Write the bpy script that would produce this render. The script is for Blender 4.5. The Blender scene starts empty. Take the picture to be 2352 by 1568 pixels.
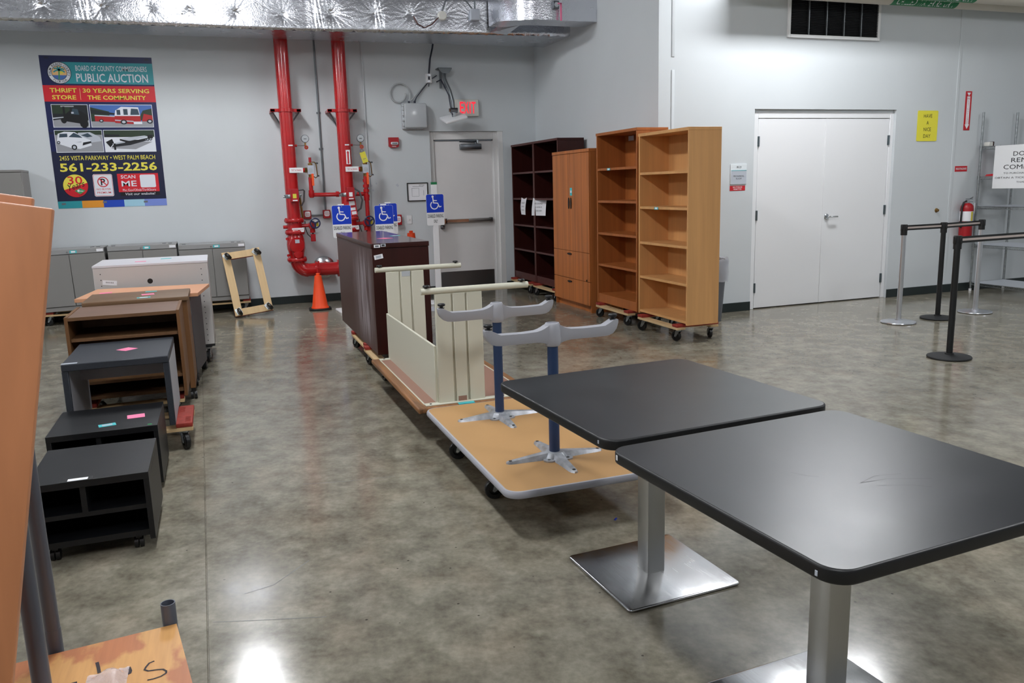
import bpy, bmesh, math, random
from mathutils import Matrix, Vector

# ------------------------------------------------------------------ camera, world, exposure
scene = bpy.context.scene
col = scene.collection
CAM_H, CAM_YAW, CAM_PITCH, CAM_ROLL, FOCAL_PX = 1.4801, 0.3426, 0.1902, -0.0287, 1857.9
_fw = Vector((math.sin(CAM_YAW)*math.cos(CAM_PITCH), math.cos(CAM_YAW)*math.cos(CAM_PITCH), -math.sin(CAM_PITCH)))
_r0 = Vector((math.cos(CAM_YAW), -math.sin(CAM_YAW), 0)); _u0 = _r0.cross(_fw)
_rt = _r0*math.cos(CAM_ROLL) + _u0*math.sin(CAM_ROLL); _up = _u0*math.cos(CAM_ROLL) - _r0*math.sin(CAM_ROLL)
cam_data = bpy.data.cameras.new('camera'); cam = bpy.data.objects.new('camera', cam_data); col.objects.link(cam)
cam_data.sensor_width = 36.0; cam_data.lens = FOCAL_PX/2352*36; cam_data.clip_start = .05; cam_data.clip_end = 100
cam.matrix_world = Matrix(((_rt.x, _up.x, -_fw.x, 0), (_rt.y, _up.y, -_fw.y, 0), (_rt.z, _up.z, -_fw.z, CAM_H), (0, 0, 0, 1)))
scene.camera = cam
world = bpy.data.worlds.new('world'); scene.world = world; world.use_nodes = True
world.node_tree.nodes['Background'].inputs[0].default_value = (.8, .88, 1, 1)
world.node_tree.nodes['Background'].inputs[1].default_value = 0.02
scene.view_settings.view_transform = 'Standard'; scene.view_settings.look = 'None'
scene.view_settings.exposure = 0.0; scene.view_settings.gamma = 1.0
scene.view_settings.use_curve_mapping = False
scene.cycles.max_bounces = 10; scene.cycles.diffuse_bounces = 5; scene.cycles.glossy_bounces = 5
scene.cycles.use_denoising = True; scene.cycles.sample_clamp_indirect = 6
LAMP_POWER = 70.0      # radiance of the ceiling lamp lenses
# lamp positions (centre x, y, turn), hung at LAMP_Z
LAMP_Z = 4.05
LAMPS = [(0.0, 8.7, 0), (-6.2, 7.2, 0), (5.85, 6.35, 1.5708), (0.0, 4.2, 0), (-6.0, 2.0, 0), (4.6, .6, 0), (9.8, 2.0, 0), (0.0, -.5, 0)]
rnd = random.Random(7)

# ------------------------------------------------------------------ materials
def lin(c):
    return tuple((x/255/12.92 if x/255 <= .04045 else ((x/255+.055)/1.055)**2.4) for x in c)
M = {}
def nodes_of(name):
    m = bpy.data.materials.new(name); m.use_nodes = True
    return m, m.node_tree.nodes, m.node_tree.links, m.node_tree.nodes['Principled BSDF']
def mat(name, c, rough=.5, metal=0, spec=.5, bump=None, var=None, coat=0, emit=None, alpha=None, trans=0, aniso=None):
    m, N, L, B = nodes_of(name); c = lin(c)
    B.inputs['Base Color'].default_value = (*c, 1); B.inputs['Roughness'].default_value = rough
    B.inputs['Metallic'].default_value = metal; B.inputs['Specular IOR Level'].default_value = spec
    B.inputs['Coat Weight'].default_value = coat; B.inputs['Coat Roughness'].default_value = .08
    B.inputs['Transmission Weight'].default_value = trans
    if emit: B.inputs['Emission Color'].default_value = (*lin(emit[0]), 1); B.inputs['Emission Strength'].default_value = emit[1]
    if alpha is not None: B.inputs['Alpha'].default_value = alpha
    tc = N.new('ShaderNodeTexCoord')
    if var:
        n = N.new('ShaderNodeTexNoise'); n.inputs['Scale'].default_value = var[0]; n.inputs['Detail'].default_value = 6
        mp = N.new('ShaderNodeMapping'); mp.inputs['Scale'].default_value = var[2] if len(var) > 2 else (1, 1, 1)
        L.new(tc.outputs['Object'], mp.inputs[0]); L.new(mp.outputs[0], n.inputs['Vector'])
        r = N.new('ShaderNodeValToRGB'); k = var[1]
        r.color_ramp.elements[0].position = .3; r.color_ramp.elements[1].position = .7
        r.color_ramp.elements[0].color = (*[x*(1-k) for x in c], 1); r.color_ramp.elements[1].color = (*[min(1, x*(1+k)) for x in c], 1)
        L.new(n.outputs['Fac'], r.inputs[0]); L.new(r.outputs[0], B.inputs['Base Color'])
    if bump:
        n2 = N.new('ShaderNodeTexNoise'); n2.inputs['Scale'].default_value = bump[0]; n2.inputs['Detail'].default_value = 3
        L.new(tc.outputs['Object'], n2.inputs['Vector'])
        b = N.new('ShaderNodeBump'); b.inputs['Strength'].default_value = bump[1]; b.inputs['Distance'].default_value = bump[2] if len(bump) > 2 else .002
        L.new(n2.outputs['Fac'], b.inputs['Height']); L.new(b.outputs[0], B.inputs['Normal'])
    M[name] = m; return m
def wood(name, c, k=.22, grain=(14, 14, 1.2), rough=.45, spec=.4, warp=.6, fine=.5):
    """procedural wood: stretched noise along the grain (object z by default)"""
    m, N, L, B = nodes_of(name); c = lin(c)
    tc = N.new('ShaderNodeTexCoord'); mp = N.new('ShaderNodeMapping'); mp.inputs['Scale'].default_value = grain
    L.new(tc.outputs['Object'], mp.inputs[0])
    n = N.new('ShaderNodeTexNoise'); n.inputs['Scale'].default_value = 1.0; n.inputs['Detail'].default_value = 5; n.inputs['Distortion'].default_value = warp
    L.new(mp.outputs[0], n.inputs['Vector'])
    mp2 = N.new('ShaderNodeMapping'); mp2.inputs['Scale'].default_value = tuple(g*9 if g > 4 else g*2 for g in grain)
    L.new(tc.outputs['Object'], mp2.inputs[0])
    n2 = N.new('ShaderNodeTexNoise'); n2.inputs['Scale'].default_value = 1.0; n2.inputs['Detail'].default_value = 2
    L.new(mp2.outputs[0], n2.inputs['Vector'])
    mx = N.new('ShaderNodeMix'); mx.inputs[0].default_value = fine*.5
    L.new(n.outputs['Fac'], mx.inputs[2]); L.new(n2.outputs['Fac'], mx.inputs[3])
    r = N.new('ShaderNodeValToRGB'); e = r.color_ramp.elements
    e[0].position = .32; e[1].position = .68
    e[0].color = (*[x*(1-k) for x in c], 1); e[1].color = (*[min(1, x*(1+k)) for x in c], 1)
    L.new(mx.outputs[0], r.inputs[0]); L.new(r.outputs[0], B.inputs['Base Color'])
    B.inputs['Roughness'].default_value = rough; B.inputs['Specular IOR Level'].default_value = spec
    M[name] = m; return m

mat('wall', (205, 210, 213), .6, spec=.25, bump=(90, .08, .002), var=(1.2, .025))
mat('wall_door', (232, 233, 235), .45, spec=.3)
mat('frame_grey', (222, 221, 220), .45, spec=.3)
mat('leaf_grey', (222, 219, 218), .45, spec=.3, var=(3, .02))
mat('ceiling', (150, 152, 156), .8, spec=.1)
mat('baseboard', (28, 38, 38), .4)
mat('white_paint', (232, 233, 234), .45)
mat('white_plastic', (235, 236, 238), .35)
mat('offwhite', (214, 213, 206), .4)
mat('paper', (238, 238, 242), .8, spec=.1)
mat('ink', (25, 27, 30), .7)
mat('ink_grey', (105, 110, 116), .7)
mat('black', (14, 15, 17), .45)
mat('black_soft', (22, 23, 25), .6)
mat('rubber', (12, 12, 13), .5)
mat('wheel_black', (10, 10, 11), .35)
mat('chrome', (205, 208, 212), .18, 1)
mat('zinc', (165, 170, 172), .32, 1, var=(30, .2))
mat('steel_dark', (120, 124, 130), .3, 1)
mat('hinge_metal', (120, 132, 138), .35, 1)
mat('red_paint', (176, 20, 24), .24, spec=.6, var=(8, .06), coat=.35)
mat('red_plastic', (165, 18, 28), .4)
mat('red_sign', (190, 25, 38), .45)
mat('red_pad', (142, 48, 38), .65, spec=.3, var=(25, .18))
mat('blue_wheel', (28, 36, 74), .35)
mat('yellow', (224, 205, 60), .5)
mat('yellow_sign', (232, 222, 62), .5)
mat('tag_yellow', (214, 206, 70), .55)
mat('orange', (245, 78, 28), .4, spec=.4)
mat('orange_handle', (240, 90, 40), .45)
mat('brass', (150, 118, 70), .35, 1)
mat('pipe_grey', (120, 126, 130), .4, .6)
mat('cable_grey', (178, 182, 184), .5)
mat('cable_dark', (42, 46, 62), .5)
mat('box_grey', (182, 186, 190), .16, spec=.6)
mat('blue_sign', (10, 58, 190), .35)
mat('green_band', (20, 118, 70), .5)
mat('teal', (72, 190, 196), .6)
mat('pink', (246, 130, 170), .6)
mat('green_dot', (40, 170, 90), .6)
mat('cream', (205, 203, 186), .42, spec=.4)
mat('grey_metal', (134, 132, 130), .45, spec=.35)
mat('grey_metal_top', (150, 150, 150), .35, spec=.4)
mat('light_grey_metal', (196, 192, 190), .45, spec=.35)
mat('white_top', (214, 214, 220), .3, spec=.5)
mat('desk_grey', (165, 166, 172), .5, spec=.3)
mat('desk_charcoal', (46, 50, 57), .5, spec=.4, var=(120, .12))
mat('charcoal', (48, 52, 60), .45)
mat('black_laminate', (14, 15, 18), .42, spec=.45, var=(20, .2))
mat('brown_laminate', (146, 108, 92), .5, var=(200, .06))
mat('tan_laminate', (180, 140, 92), .55, spec=.3, var=(4, .03))
mat('grey_edge', (168, 168, 176), .4)
mat('blue_column', (34, 56, 92), .4, spec=.5)
mat('foot_grey', (164, 165, 172), .42, spec=.45)
mat('cast_alu', (186, 189, 195), .4, .6, var=(22, .3))
mat('alu', (214, 216, 222), .28, .9)
mat('belt_black', (16, 17, 18), .6)
mat('belt_stripe', (196, 182, 176), .6)
mat('bin_grey', (96, 100, 108), .45)
mat('liner', (200, 202, 210), .3, spec=.6, alpha=.55)
mat('bag', (225, 222, 232), .18, spec=.8, alpha=.42, bump=(40, .9, .01))
mat('tube_dark', (84, 89, 100), .3, spec=.5)
mat('marker', (36, 24, 30), .6)
mat('glass_clear', (225, 232, 236), .12, spec=.6)
mat('dial_white', (176, 180, 184), .3)
mat('pipe_insulation', (205, 200, 188), .6, var=(2, .05))
mat('grille_dark', (34, 35, 38), .5)
mat('lamp_lens', (255, 255, 255), .5, emit=((250, 252, 255), LAMP_POWER))
mat('lamp_body', (225, 226, 228), .5)
mat('exit_red', (235, 40, 60), .4, emit=((255, 30, 52), 1.0))
mat('strobe', (225, 228, 232), .15, spec=.8)
mat('poster_navy', (16, 26, 78), .35); mat('poster_navy_low', (20, 26, 58), .35)
mat('poster_teal', (44, 150, 160), .35); mat('poster_red', (206, 30, 44), .35)
mat('poster_yellow', (228, 216, 80), .35); mat('poster_white', (222, 226, 234), .35)
mat('poster_orange', (222, 148, 48), .35); mat('poster_blue', (30, 70, 180), .35)
mat('poster_ice', (160, 204, 224), .35); mat('poster_lilac', (120, 140, 212), .35)
mat('poster_sky', (70, 110, 180), .35); mat('poster_asphalt', (150, 152, 158), .35)
mat('poster_dark', (26, 30, 36), .35); mat('poster_foliage', (40, 56, 40), .35)
mat('poster_truck', (170, 32, 36), .35); mat('poster_glass', (52, 70, 84), .35)
mat('poster_peach', (236, 190, 130), .35); mat('poster_green', (60, 150, 90), .35)
mat('poster_black', (14, 14, 18), .35); mat('poster_silver', (184, 190, 200), .35)

wood('oak_light', (206, 154, 98), .10, (9, 9, .7), .5)
wood('oak_orange', (162, 95, 47), .18, (12, 12, .6), .42)
wood('oak_cabinet', (178, 106, 55), .32, (14, 14, .5), .42)
wood('mahogany', (50, 17, 14), .2, (12, 12, .8), .36, .3)
wood('mahogany_edge', (80, 42, 38), .12, (12, 12, .8), .4)
wood('brown_oak', (104, 74, 48), .16, (14, 1.2, 14), .5)
wood('brown_oak_v', (112, 76, 44), .18, (14, 14, 1.2), .5)
wood('brown_top', (118, 92, 78), .08, (1.0, 20, 20), .45)
wood('brown_top2', (112, 86, 62), .14, (1.0, 22, 22), .45)
wood('peach_top', (214, 158, 122), .05, (1.0, 14, 14), .45)
wood('peach_panel', (194, 128, 86), .10, (7, 7, .9), .38, .45, 1.4, .25)
wood('peach_edge', (214, 152, 112), .05, (1.0, 14, 14), .4)
wood('mahogany_top', (78, 46, 42), .12, (1, 10, 10), .14, .6)
wood('raw_wood', (206, 176, 132), .10, (20, 1.4, 20), .6)
wood('oak_edge', (134, 92, 56), .5, (30, 2, 30), .5)

def make_plywood():
    m, N, L, B = nodes_of('plywood'); tc = N.new('ShaderNodeTexCoord')
    a = N.new('ShaderNodeTexNoise'); a.inputs['Scale'].default_value = 5.5; a.inputs['Detail'].default_value = 5
    mp = N.new('ShaderNodeMapping'); mp.inputs['Scale'].default_value = (1.3, .7, 1); L.new(tc.outputs['Object'], mp.inputs[0]); L.new(mp.outputs[0], a.inputs['Vector'])
    r = N.new('ShaderNodeValToRGB'); e = r.color_ramp.elements; e[0].position = .49; e[1].position = .55
    e[0].color = (*lin((212, 160, 98)), 1); e[1].color = (*lin((186, 118, 76)), 1); L.new(a.outputs['Fac'], r.inputs[0])
    f = N.new('ShaderNodeTexNoise'); f.inputs['Scale'].default_value = 3; f.inputs['Detail'].default_value = 6
    mp2 = N.new('ShaderNodeMapping'); mp2.inputs['Scale'].default_value = (30, 2, 1); L.new(tc.outputs['Object'], mp2.inputs[0]); L.new(mp2.outputs[0], f.inputs['Vector'])
    mx = N.new('ShaderNodeMix'); mx.data_type = 'RGBA'; mx.blend_type = 'MULTIPLY'; mx.inputs[0].default_value = .45
    r2 = N.new('ShaderNodeValToRGB'); r2.color_ramp.elements[0].position = .3; r2.color_ramp.elements[0].color = (.7, .66, .6, 1); r2.color_ramp.elements[1].color = (1.15, 1.15, 1.15, 1); L.new(f.outputs['Fac'], r2.inputs[0])
    L.new(r.outputs[0], mx.inputs[6]); L.new(r2.outputs[0], mx.inputs[7]); L.new(mx.outputs[2], B.inputs['Base Color'])
    B.inputs['Roughness'].default_value = .4; M['plywood'] = m
make_plywood()
def make_brushed():
    m, N, L, B = nodes_of('brushed_steel'); tc = N.new('ShaderNodeTexCoord')
    B.inputs['Metallic'].default_value = 1; B.inputs['Base Color'].default_value = (*lin((196, 196, 194)), 1)
    mp = N.new('ShaderNodeMapping'); mp.inputs['Scale'].default_value = (140, 140, 4); L.new(tc.outputs['Object'], mp.inputs[0])
    n = N.new('ShaderNodeTexNoise'); n.inputs['Scale'].default_value = 1; n.inputs['Detail'].default_value = 3; L.new(mp.outputs[0], n.inputs['Vector'])
    r = N.new('ShaderNodeMapRange'); r.inputs[3].default_value = .3; r.inputs[4].default_value = .4
    L.new(n.outputs['Fac'], r.inputs[0]); L.new(r.outputs[0], B.inputs['Roughness']); M['brushed_steel'] = m
    m, N, L, B = nodes_of('plate_steel'); tc = N.new('ShaderNodeTexCoord')
    B.inputs['Metallic'].default_value = 1
    n = N.new('ShaderNodeTexNoise'); n.inputs['Scale'].default_value = 9; n.inputs['Detail'].default_value = 5; L.new(tc.outputs['Object'], n.inputs['Vector'])
    mp = N.new('ShaderNodeMapping'); mp.inputs['Scale'].default_value = (160, 6, 1); mp.inputs['Rotation'].default_value = (0, 0, .7); L.new(tc.outputs['Object'], mp.inputs[0])
    s = N.new('ShaderNodeTexNoise'); s.inputs['Scale'].default_value = 1; s.inputs['Detail'].default_value = 2; L.new(mp.outputs[0], s.inputs['Vector'])
    mx = N.new('ShaderNodeMix'); mx.inputs[0].default_value = .4; L.new(n.outputs['Fac'], mx.inputs[2]); L.new(s.outputs['Fac'], mx.inputs[3])
    r = N.new('ShaderNodeMapRange'); r.inputs[1].default_value = .3; r.inputs[2].default_value = .7; r.inputs[3].default_value = .12; r.inputs[4].default_value = .3
    L.new(mx.outputs[0], r.inputs[0]); L.new(r.outputs[0], B.inputs['Roughness'])
    B.inputs['Base Color'].default_value = (*lin((190, 190, 192)), 1); M['plate_steel'] = m
make_brushed()
def make_foil():
    m, N, L, B = nodes_of('foil'); tc = N.new('ShaderNodeTexCoord')
    B.inputs['Metallic'].default_value = 1; B.inputs['Base Color'].default_value = (*lin((218, 220, 226)), 1)
    n = N.new('ShaderNodeTexNoise'); n.inputs['Scale'].default_value = 5; n.inputs['Detail'].default_value = 4; L.new(tc.outputs['Object'], n.inputs['Vector'])
    r = N.new('ShaderNodeMapRange'); r.inputs[3].default_value = .16; r.inputs[4].default_value = .34; L.new(n.outputs['Fac'], r.inputs[0]); L.new(r.outputs[0], B.inputs['Roughness'])
    w = N.new('ShaderNodeTexVoronoi'); w.inputs['Scale'].default_value = 70; L.new(tc.outputs['Object'], w.inputs['Vector'])
    n2 = N.new('ShaderNodeTexNoise'); n2.inputs['Scale'].default_value = 14; n2.inputs['Detail'].default_value = 5; L.new(tc.outputs['Object'], n2.inputs['Vector'])
    mx = N.new('ShaderNodeMix'); mx.inputs[0].default_value = .75; L.new(w.outputs['Distance'], mx.inputs[2]); L.new(n2.outputs['Fac'], mx.inputs[3])
    b = N.new('ShaderNodeBump'); b.inputs['Strength'].default_value = .35; b.inputs['Distance'].default_value = .012
    L.new(mx.outputs[0], b.inputs['Height']); L.new(b.outputs[0], B.inputs['Normal']); M['foil'] = m
make_foil()
def make_floor_mat():
    m, N, L, B = nodes_of('polished_concrete'); tc = N.new('ShaderNodeTexCoord')
    mp = N.new('ShaderNodeMapping'); mp.inputs['Scale'].default_value = (1.1, 1, 1); mp.inputs['Rotation'].default_value = (0, 0, .3); L.new(tc.outputs['Object'], mp.inputs[0])
    def noise(s, d, ro=.5):
        n = N.new('ShaderNodeTexNoise'); n.inputs['Scale'].default_value = s; n.inputs['Detail'].default_value = d; n.inputs['Roughness'].default_value = ro
        L.new(mp.outputs[0], n.inputs['Vector']); return n
    a = noise(6.5, 8, .62); b = noise(1.3, 3); c = noise(34, 5, .6); d = noise(3.2, 5)
    mx = N.new('ShaderNodeMix'); mx.inputs[0].default_value = .3; L.new(a.outputs['Fac'], mx.inputs[2]); L.new(c.outputs['Fac'], mx.inputs[3])
    mx2 = N.new('ShaderNodeMix'); mx2.inputs[0].default_value = .22; L.new(mx.outputs[0], mx2.inputs[2]); L.new(b.outputs['Fac'], mx2.inputs[3])
    r = N.new('ShaderNodeValToRGB'); e = r.color_ramp.elements
    e[0].position = .36; e[0].color = (*lin((97, 92, 80)), 1); e[1].position = .62; e[1].color = (*lin((153, 148, 133)), 1)
    x = e.new(.49); x.color = (*lin((127, 122, 108)), 1)
    L.new(mx2.outputs[0], r.inputs[0])
    tint = N.new('ShaderNodeMix'); tint.data_type = 'RGBA'; tint.blend_type = 'MULTIPLY'
    t = N.new('ShaderNodeMapRange'); t.inputs[1].default_value = .5; t.inputs[2].default_value = .68; t.inputs[3].default_value = 0; t.inputs[4].default_value = .3
    L.new(d.outputs['Fac'], t.inputs[0]); L.new(t.outputs[0], tint.inputs[0]); L.new(r.outputs[0], tint.inputs[6]); tint.inputs[7].default_value = (1.0, .84, .74, 1)
    # small dark specks
    v = N.new('ShaderNodeTexVoronoi'); v.inputs['Scale'].default_value = 9; L.new(tc.outputs['Object'], v.inputs['Vector'])
    s = N.new('ShaderNodeMapRange'); s.inputs[1].default_value = .035; s.inputs[2].default_value = .05; s.inputs[3].default_value = .35; s.inputs[4].default_value = 1; L.new(v.outputs['Distance'], s.inputs[0])
    sp = N.new('ShaderNodeMix'); sp.data_type = 'RGBA'; sp.blend_type = 'MULTIPLY'; sp.inputs[0].default_value = 1
    L.new(tint.outputs[2], sp.inputs[6]); L.new(s.outputs[0], sp.inputs[7]); L.new(sp.outputs[2], B.inputs['Base Color'])
    ro = N.new('ShaderNodeMapRange'); ro.inputs[3].default_value = .09; ro.inputs[4].default_value = .2; L.new(a.outputs['Fac'], ro.inputs[0]); L.new(ro.outputs[0], B.inputs['Roughness'])
    B.inputs['Specular IOR Level'].default_value = .5
    bn = N.new('ShaderNodeTexNoise'); bn.inputs['Scale'].default_value = 7; bn.inputs['Detail'].default_value = 5; L.new(tc.outputs['Object'], bn.inputs['Vector'])
    bu = N.new('ShaderNodeBump'); bu.inputs['Strength'].default_value = .05; bu.inputs['Distance'].default_value = .004; L.new(bn.outputs['Fac'], bu.inputs['Height']); L.new(bu.outputs[0], B.inputs['Normal'])
    M['polished_concrete'] = m
make_floor_mat()
def make_scuffed():
    m, N, L, B = nodes_of('mahogany_scuffed'); tc = N.new('ShaderNodeTexCoord')
    mp = N.new('ShaderNodeMapping'); mp.inputs['Scale'].default_value = (1, 11, .9); L.new(tc.outputs['Object'], mp.inputs[0])
    n = N.new('ShaderNodeTexNoise'); n.inputs['Scale'].default_value = 1.6; n.inputs['Detail'].default_value = 8; n.inputs['Roughness'].default_value = .65; L.new(mp.outputs[0], n.inputs['Vector'])
    sx = N.new('ShaderNodeSeparateXYZ'); L.new(tc.outputs['Object'], sx.inputs[0])
    # worn patch low on the panel near its front end
    def ramp(src, a, b, c_, d_):
        q = N.new('ShaderNodeMapRange'); q.inputs[1].default_value = a; q.inputs[2].default_value = b; q.inputs[3].default_value = c_; q.inputs[4].default_value = d_; L.new(src, q.inputs[0]); return q.outputs[0]
    my = ramp(sx.outputs['Y'], -.95, -.55, 0, 1); my2 = ramp(sx.outputs['Y'], -.45, .1, 1, 0)
    mz = ramp(sx.outputs['Z'], .62, .85, 1, 0); mz2 = ramp(sx.outputs['Z'], .02, .2, .15, 1)
    def mul(a, b):
        q = N.new('ShaderNodeMath'); q.operation = 'MULTIPLY'; L.new(a, q.inputs[0]); L.new(b, q.inputs[1]); return q.outputs[0]
    mask = mul(mul(my, my2), mul(mz, mz2))
    st = ramp(n.outputs['Fac'], .38, .55, 0, 1)
    f = mul(mask, st); f2 = N.new('ShaderNodeMath'); f2.operation = 'MULTIPLY'; L.new(f, f2.inputs[0]); f2.inputs[1].default_value = .9
    mx = N.new('ShaderNodeMix'); mx.data_type = 'RGBA'; L.new(f2.outputs[0], mx.inputs[0]); mx.inputs[6].default_value = (*lin((66, 36, 36)), 1); mx.inputs[7].default_value = (*lin((168, 158, 164)), 1)
    L.new(mx.outputs[2], B.inputs['Base Color']); B.inputs['Roughness'].default_value = .42; B.inputs['Specular IOR Level'].default_value = .45
    M['mahogany_scuffed'] = m
make_scuffed()
def make_table_black():
    m, N, L, B = nodes_of('table_black'); tc = N.new('ShaderNodeTexCoord')
    n = N.new('ShaderNodeTexNoise'); n.inputs['Scale'].default_value = 5; n.inputs['Detail'].default_value = 7; L.new(tc.outputs['Object'], n.inputs['Vector'])
    r = N.new('ShaderNodeValToRGB'); e = r.color_ramp.elements; e[0].position = .4; e[0].color = (*lin((25, 26, 29)), 1); e[1].position = .8; e[1].color = (*lin((40, 41, 44)), 1)
    L.new(n.outputs['Fac'], r.inputs[0]); L.new(r.outputs[0], B.inputs['Base Color'])
    q = N.new('ShaderNodeMapRange'); q.inputs[3].default_value = .27; q.inputs[4].default_value = .36; L.new(n.outputs['Fac'], q.inputs[0]); L.new(q.outputs[0], B.inputs['Roughness'])
    B.inputs['Specular IOR Level'].default_value = .5
    n2 = N.new('ShaderNodeTexNoise'); n2.inputs['Scale'].default_value = 700; L.new(tc.outputs['Object'], n2.inputs['Vector'])
    b = N.new('ShaderNodeBump'); b.inputs['Strength'].default_value = .15; b.inputs['Distance'].default_value = .0004; L.new(n2.outputs['Fac'], b.inputs['Height']); L.new(b.outputs[0], B.inputs['Normal'])
    M['table_black'] = m
make_table_black()

# ------------------------------------------------------------------ mesh builder
def rrect(x0, x1, y0, y1, r, n=6):
    out = []
    for cx, cy, a0 in ((x1-r, y0+r, -90), (x1-r, y1-r, 0), (x0+r, y1-r, 90), (x0+r, y0+r, 180)):
        for i in range(n+1):
            a = math.radians(a0+90*i/n); out.append((cx+r*math.cos(a), cy+r*math.sin(a)))
    return out
def circle(cx, cy, r, n=24, ry=None):
    return [(cx+r*math.cos(2*math.pi*i/n), cy+(ry or r)*math.sin(2*math.pi*i/n)) for i in range(n)]
def arc(cx, cy, r, a0, a1, n=12):
    return [(cx+r*math.cos(math.radians(a0+(a1-a0)*i/n)), cy+r*math.sin(math.radians(a0+(a1-a0)*i/n))) for i in range(n+1)]
_text_cache = {}
def text_mesh(s, bold=0.0, shear=0.0):
    key = (s, bold, shear)
    if key not in _text_cache:
        cu = bpy.data.curves.new('t', 'FONT'); cu.body = s; cu.resolution_u = 2; cu.offset = bold; cu.shear = shear
        ob = bpy.data.objects.new('t', cu); col.objects.link(ob)
        dg = bpy.context.evaluated_depsgraph_get(); me = bpy.data.meshes.new_from_object(ob.evaluated_get(dg))
        v = [tuple(x.co) for x in me.vertices]; f = [tuple(p.vertices) for p in me.polygons]
        bpy.data.objects.remove(ob); bpy.data.curves.remove(cu); bpy.data.meshes.remove(me)
        x0 = min(a[0] for a in v); x1 = max(a[0] for a in v); y0 = min(a[1] for a in v); y1 = max(a[1] for a in v)
        _text_cache[key] = ([((a[0]-(x0+x1)/2)/(x1-x0), (a[1]-(y0+y1)/2)/(y1-y0)) for a in v], f, (x1-x0)/(y1-y0))
    return _text_cache[key]
def wallM(x, y, z):      # local x -> world X, local y -> world Z, normal towards -Y
    return Matrix(((1, 0, 0, x), (0, 0, -1, y), (0, 1, 0, z), (0, 0, 0, 1)))
def sideM(x, y, z):      # local x -> world -Y, local y -> world Z, normal towards -X
    return Matrix(((0, 0, -1, x), (-1, 0, 0, y), (0, 1, 0, z), (0, 0, 0, 1)))
T = Matrix.Translation
def RZ(a): return Matrix.Rotation(a, 4, 'Z')
def RX(a): return Matrix.Rotation(a, 4, 'X')
def RY(a): return Matrix.Rotation(a, 4, 'Y')

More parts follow.
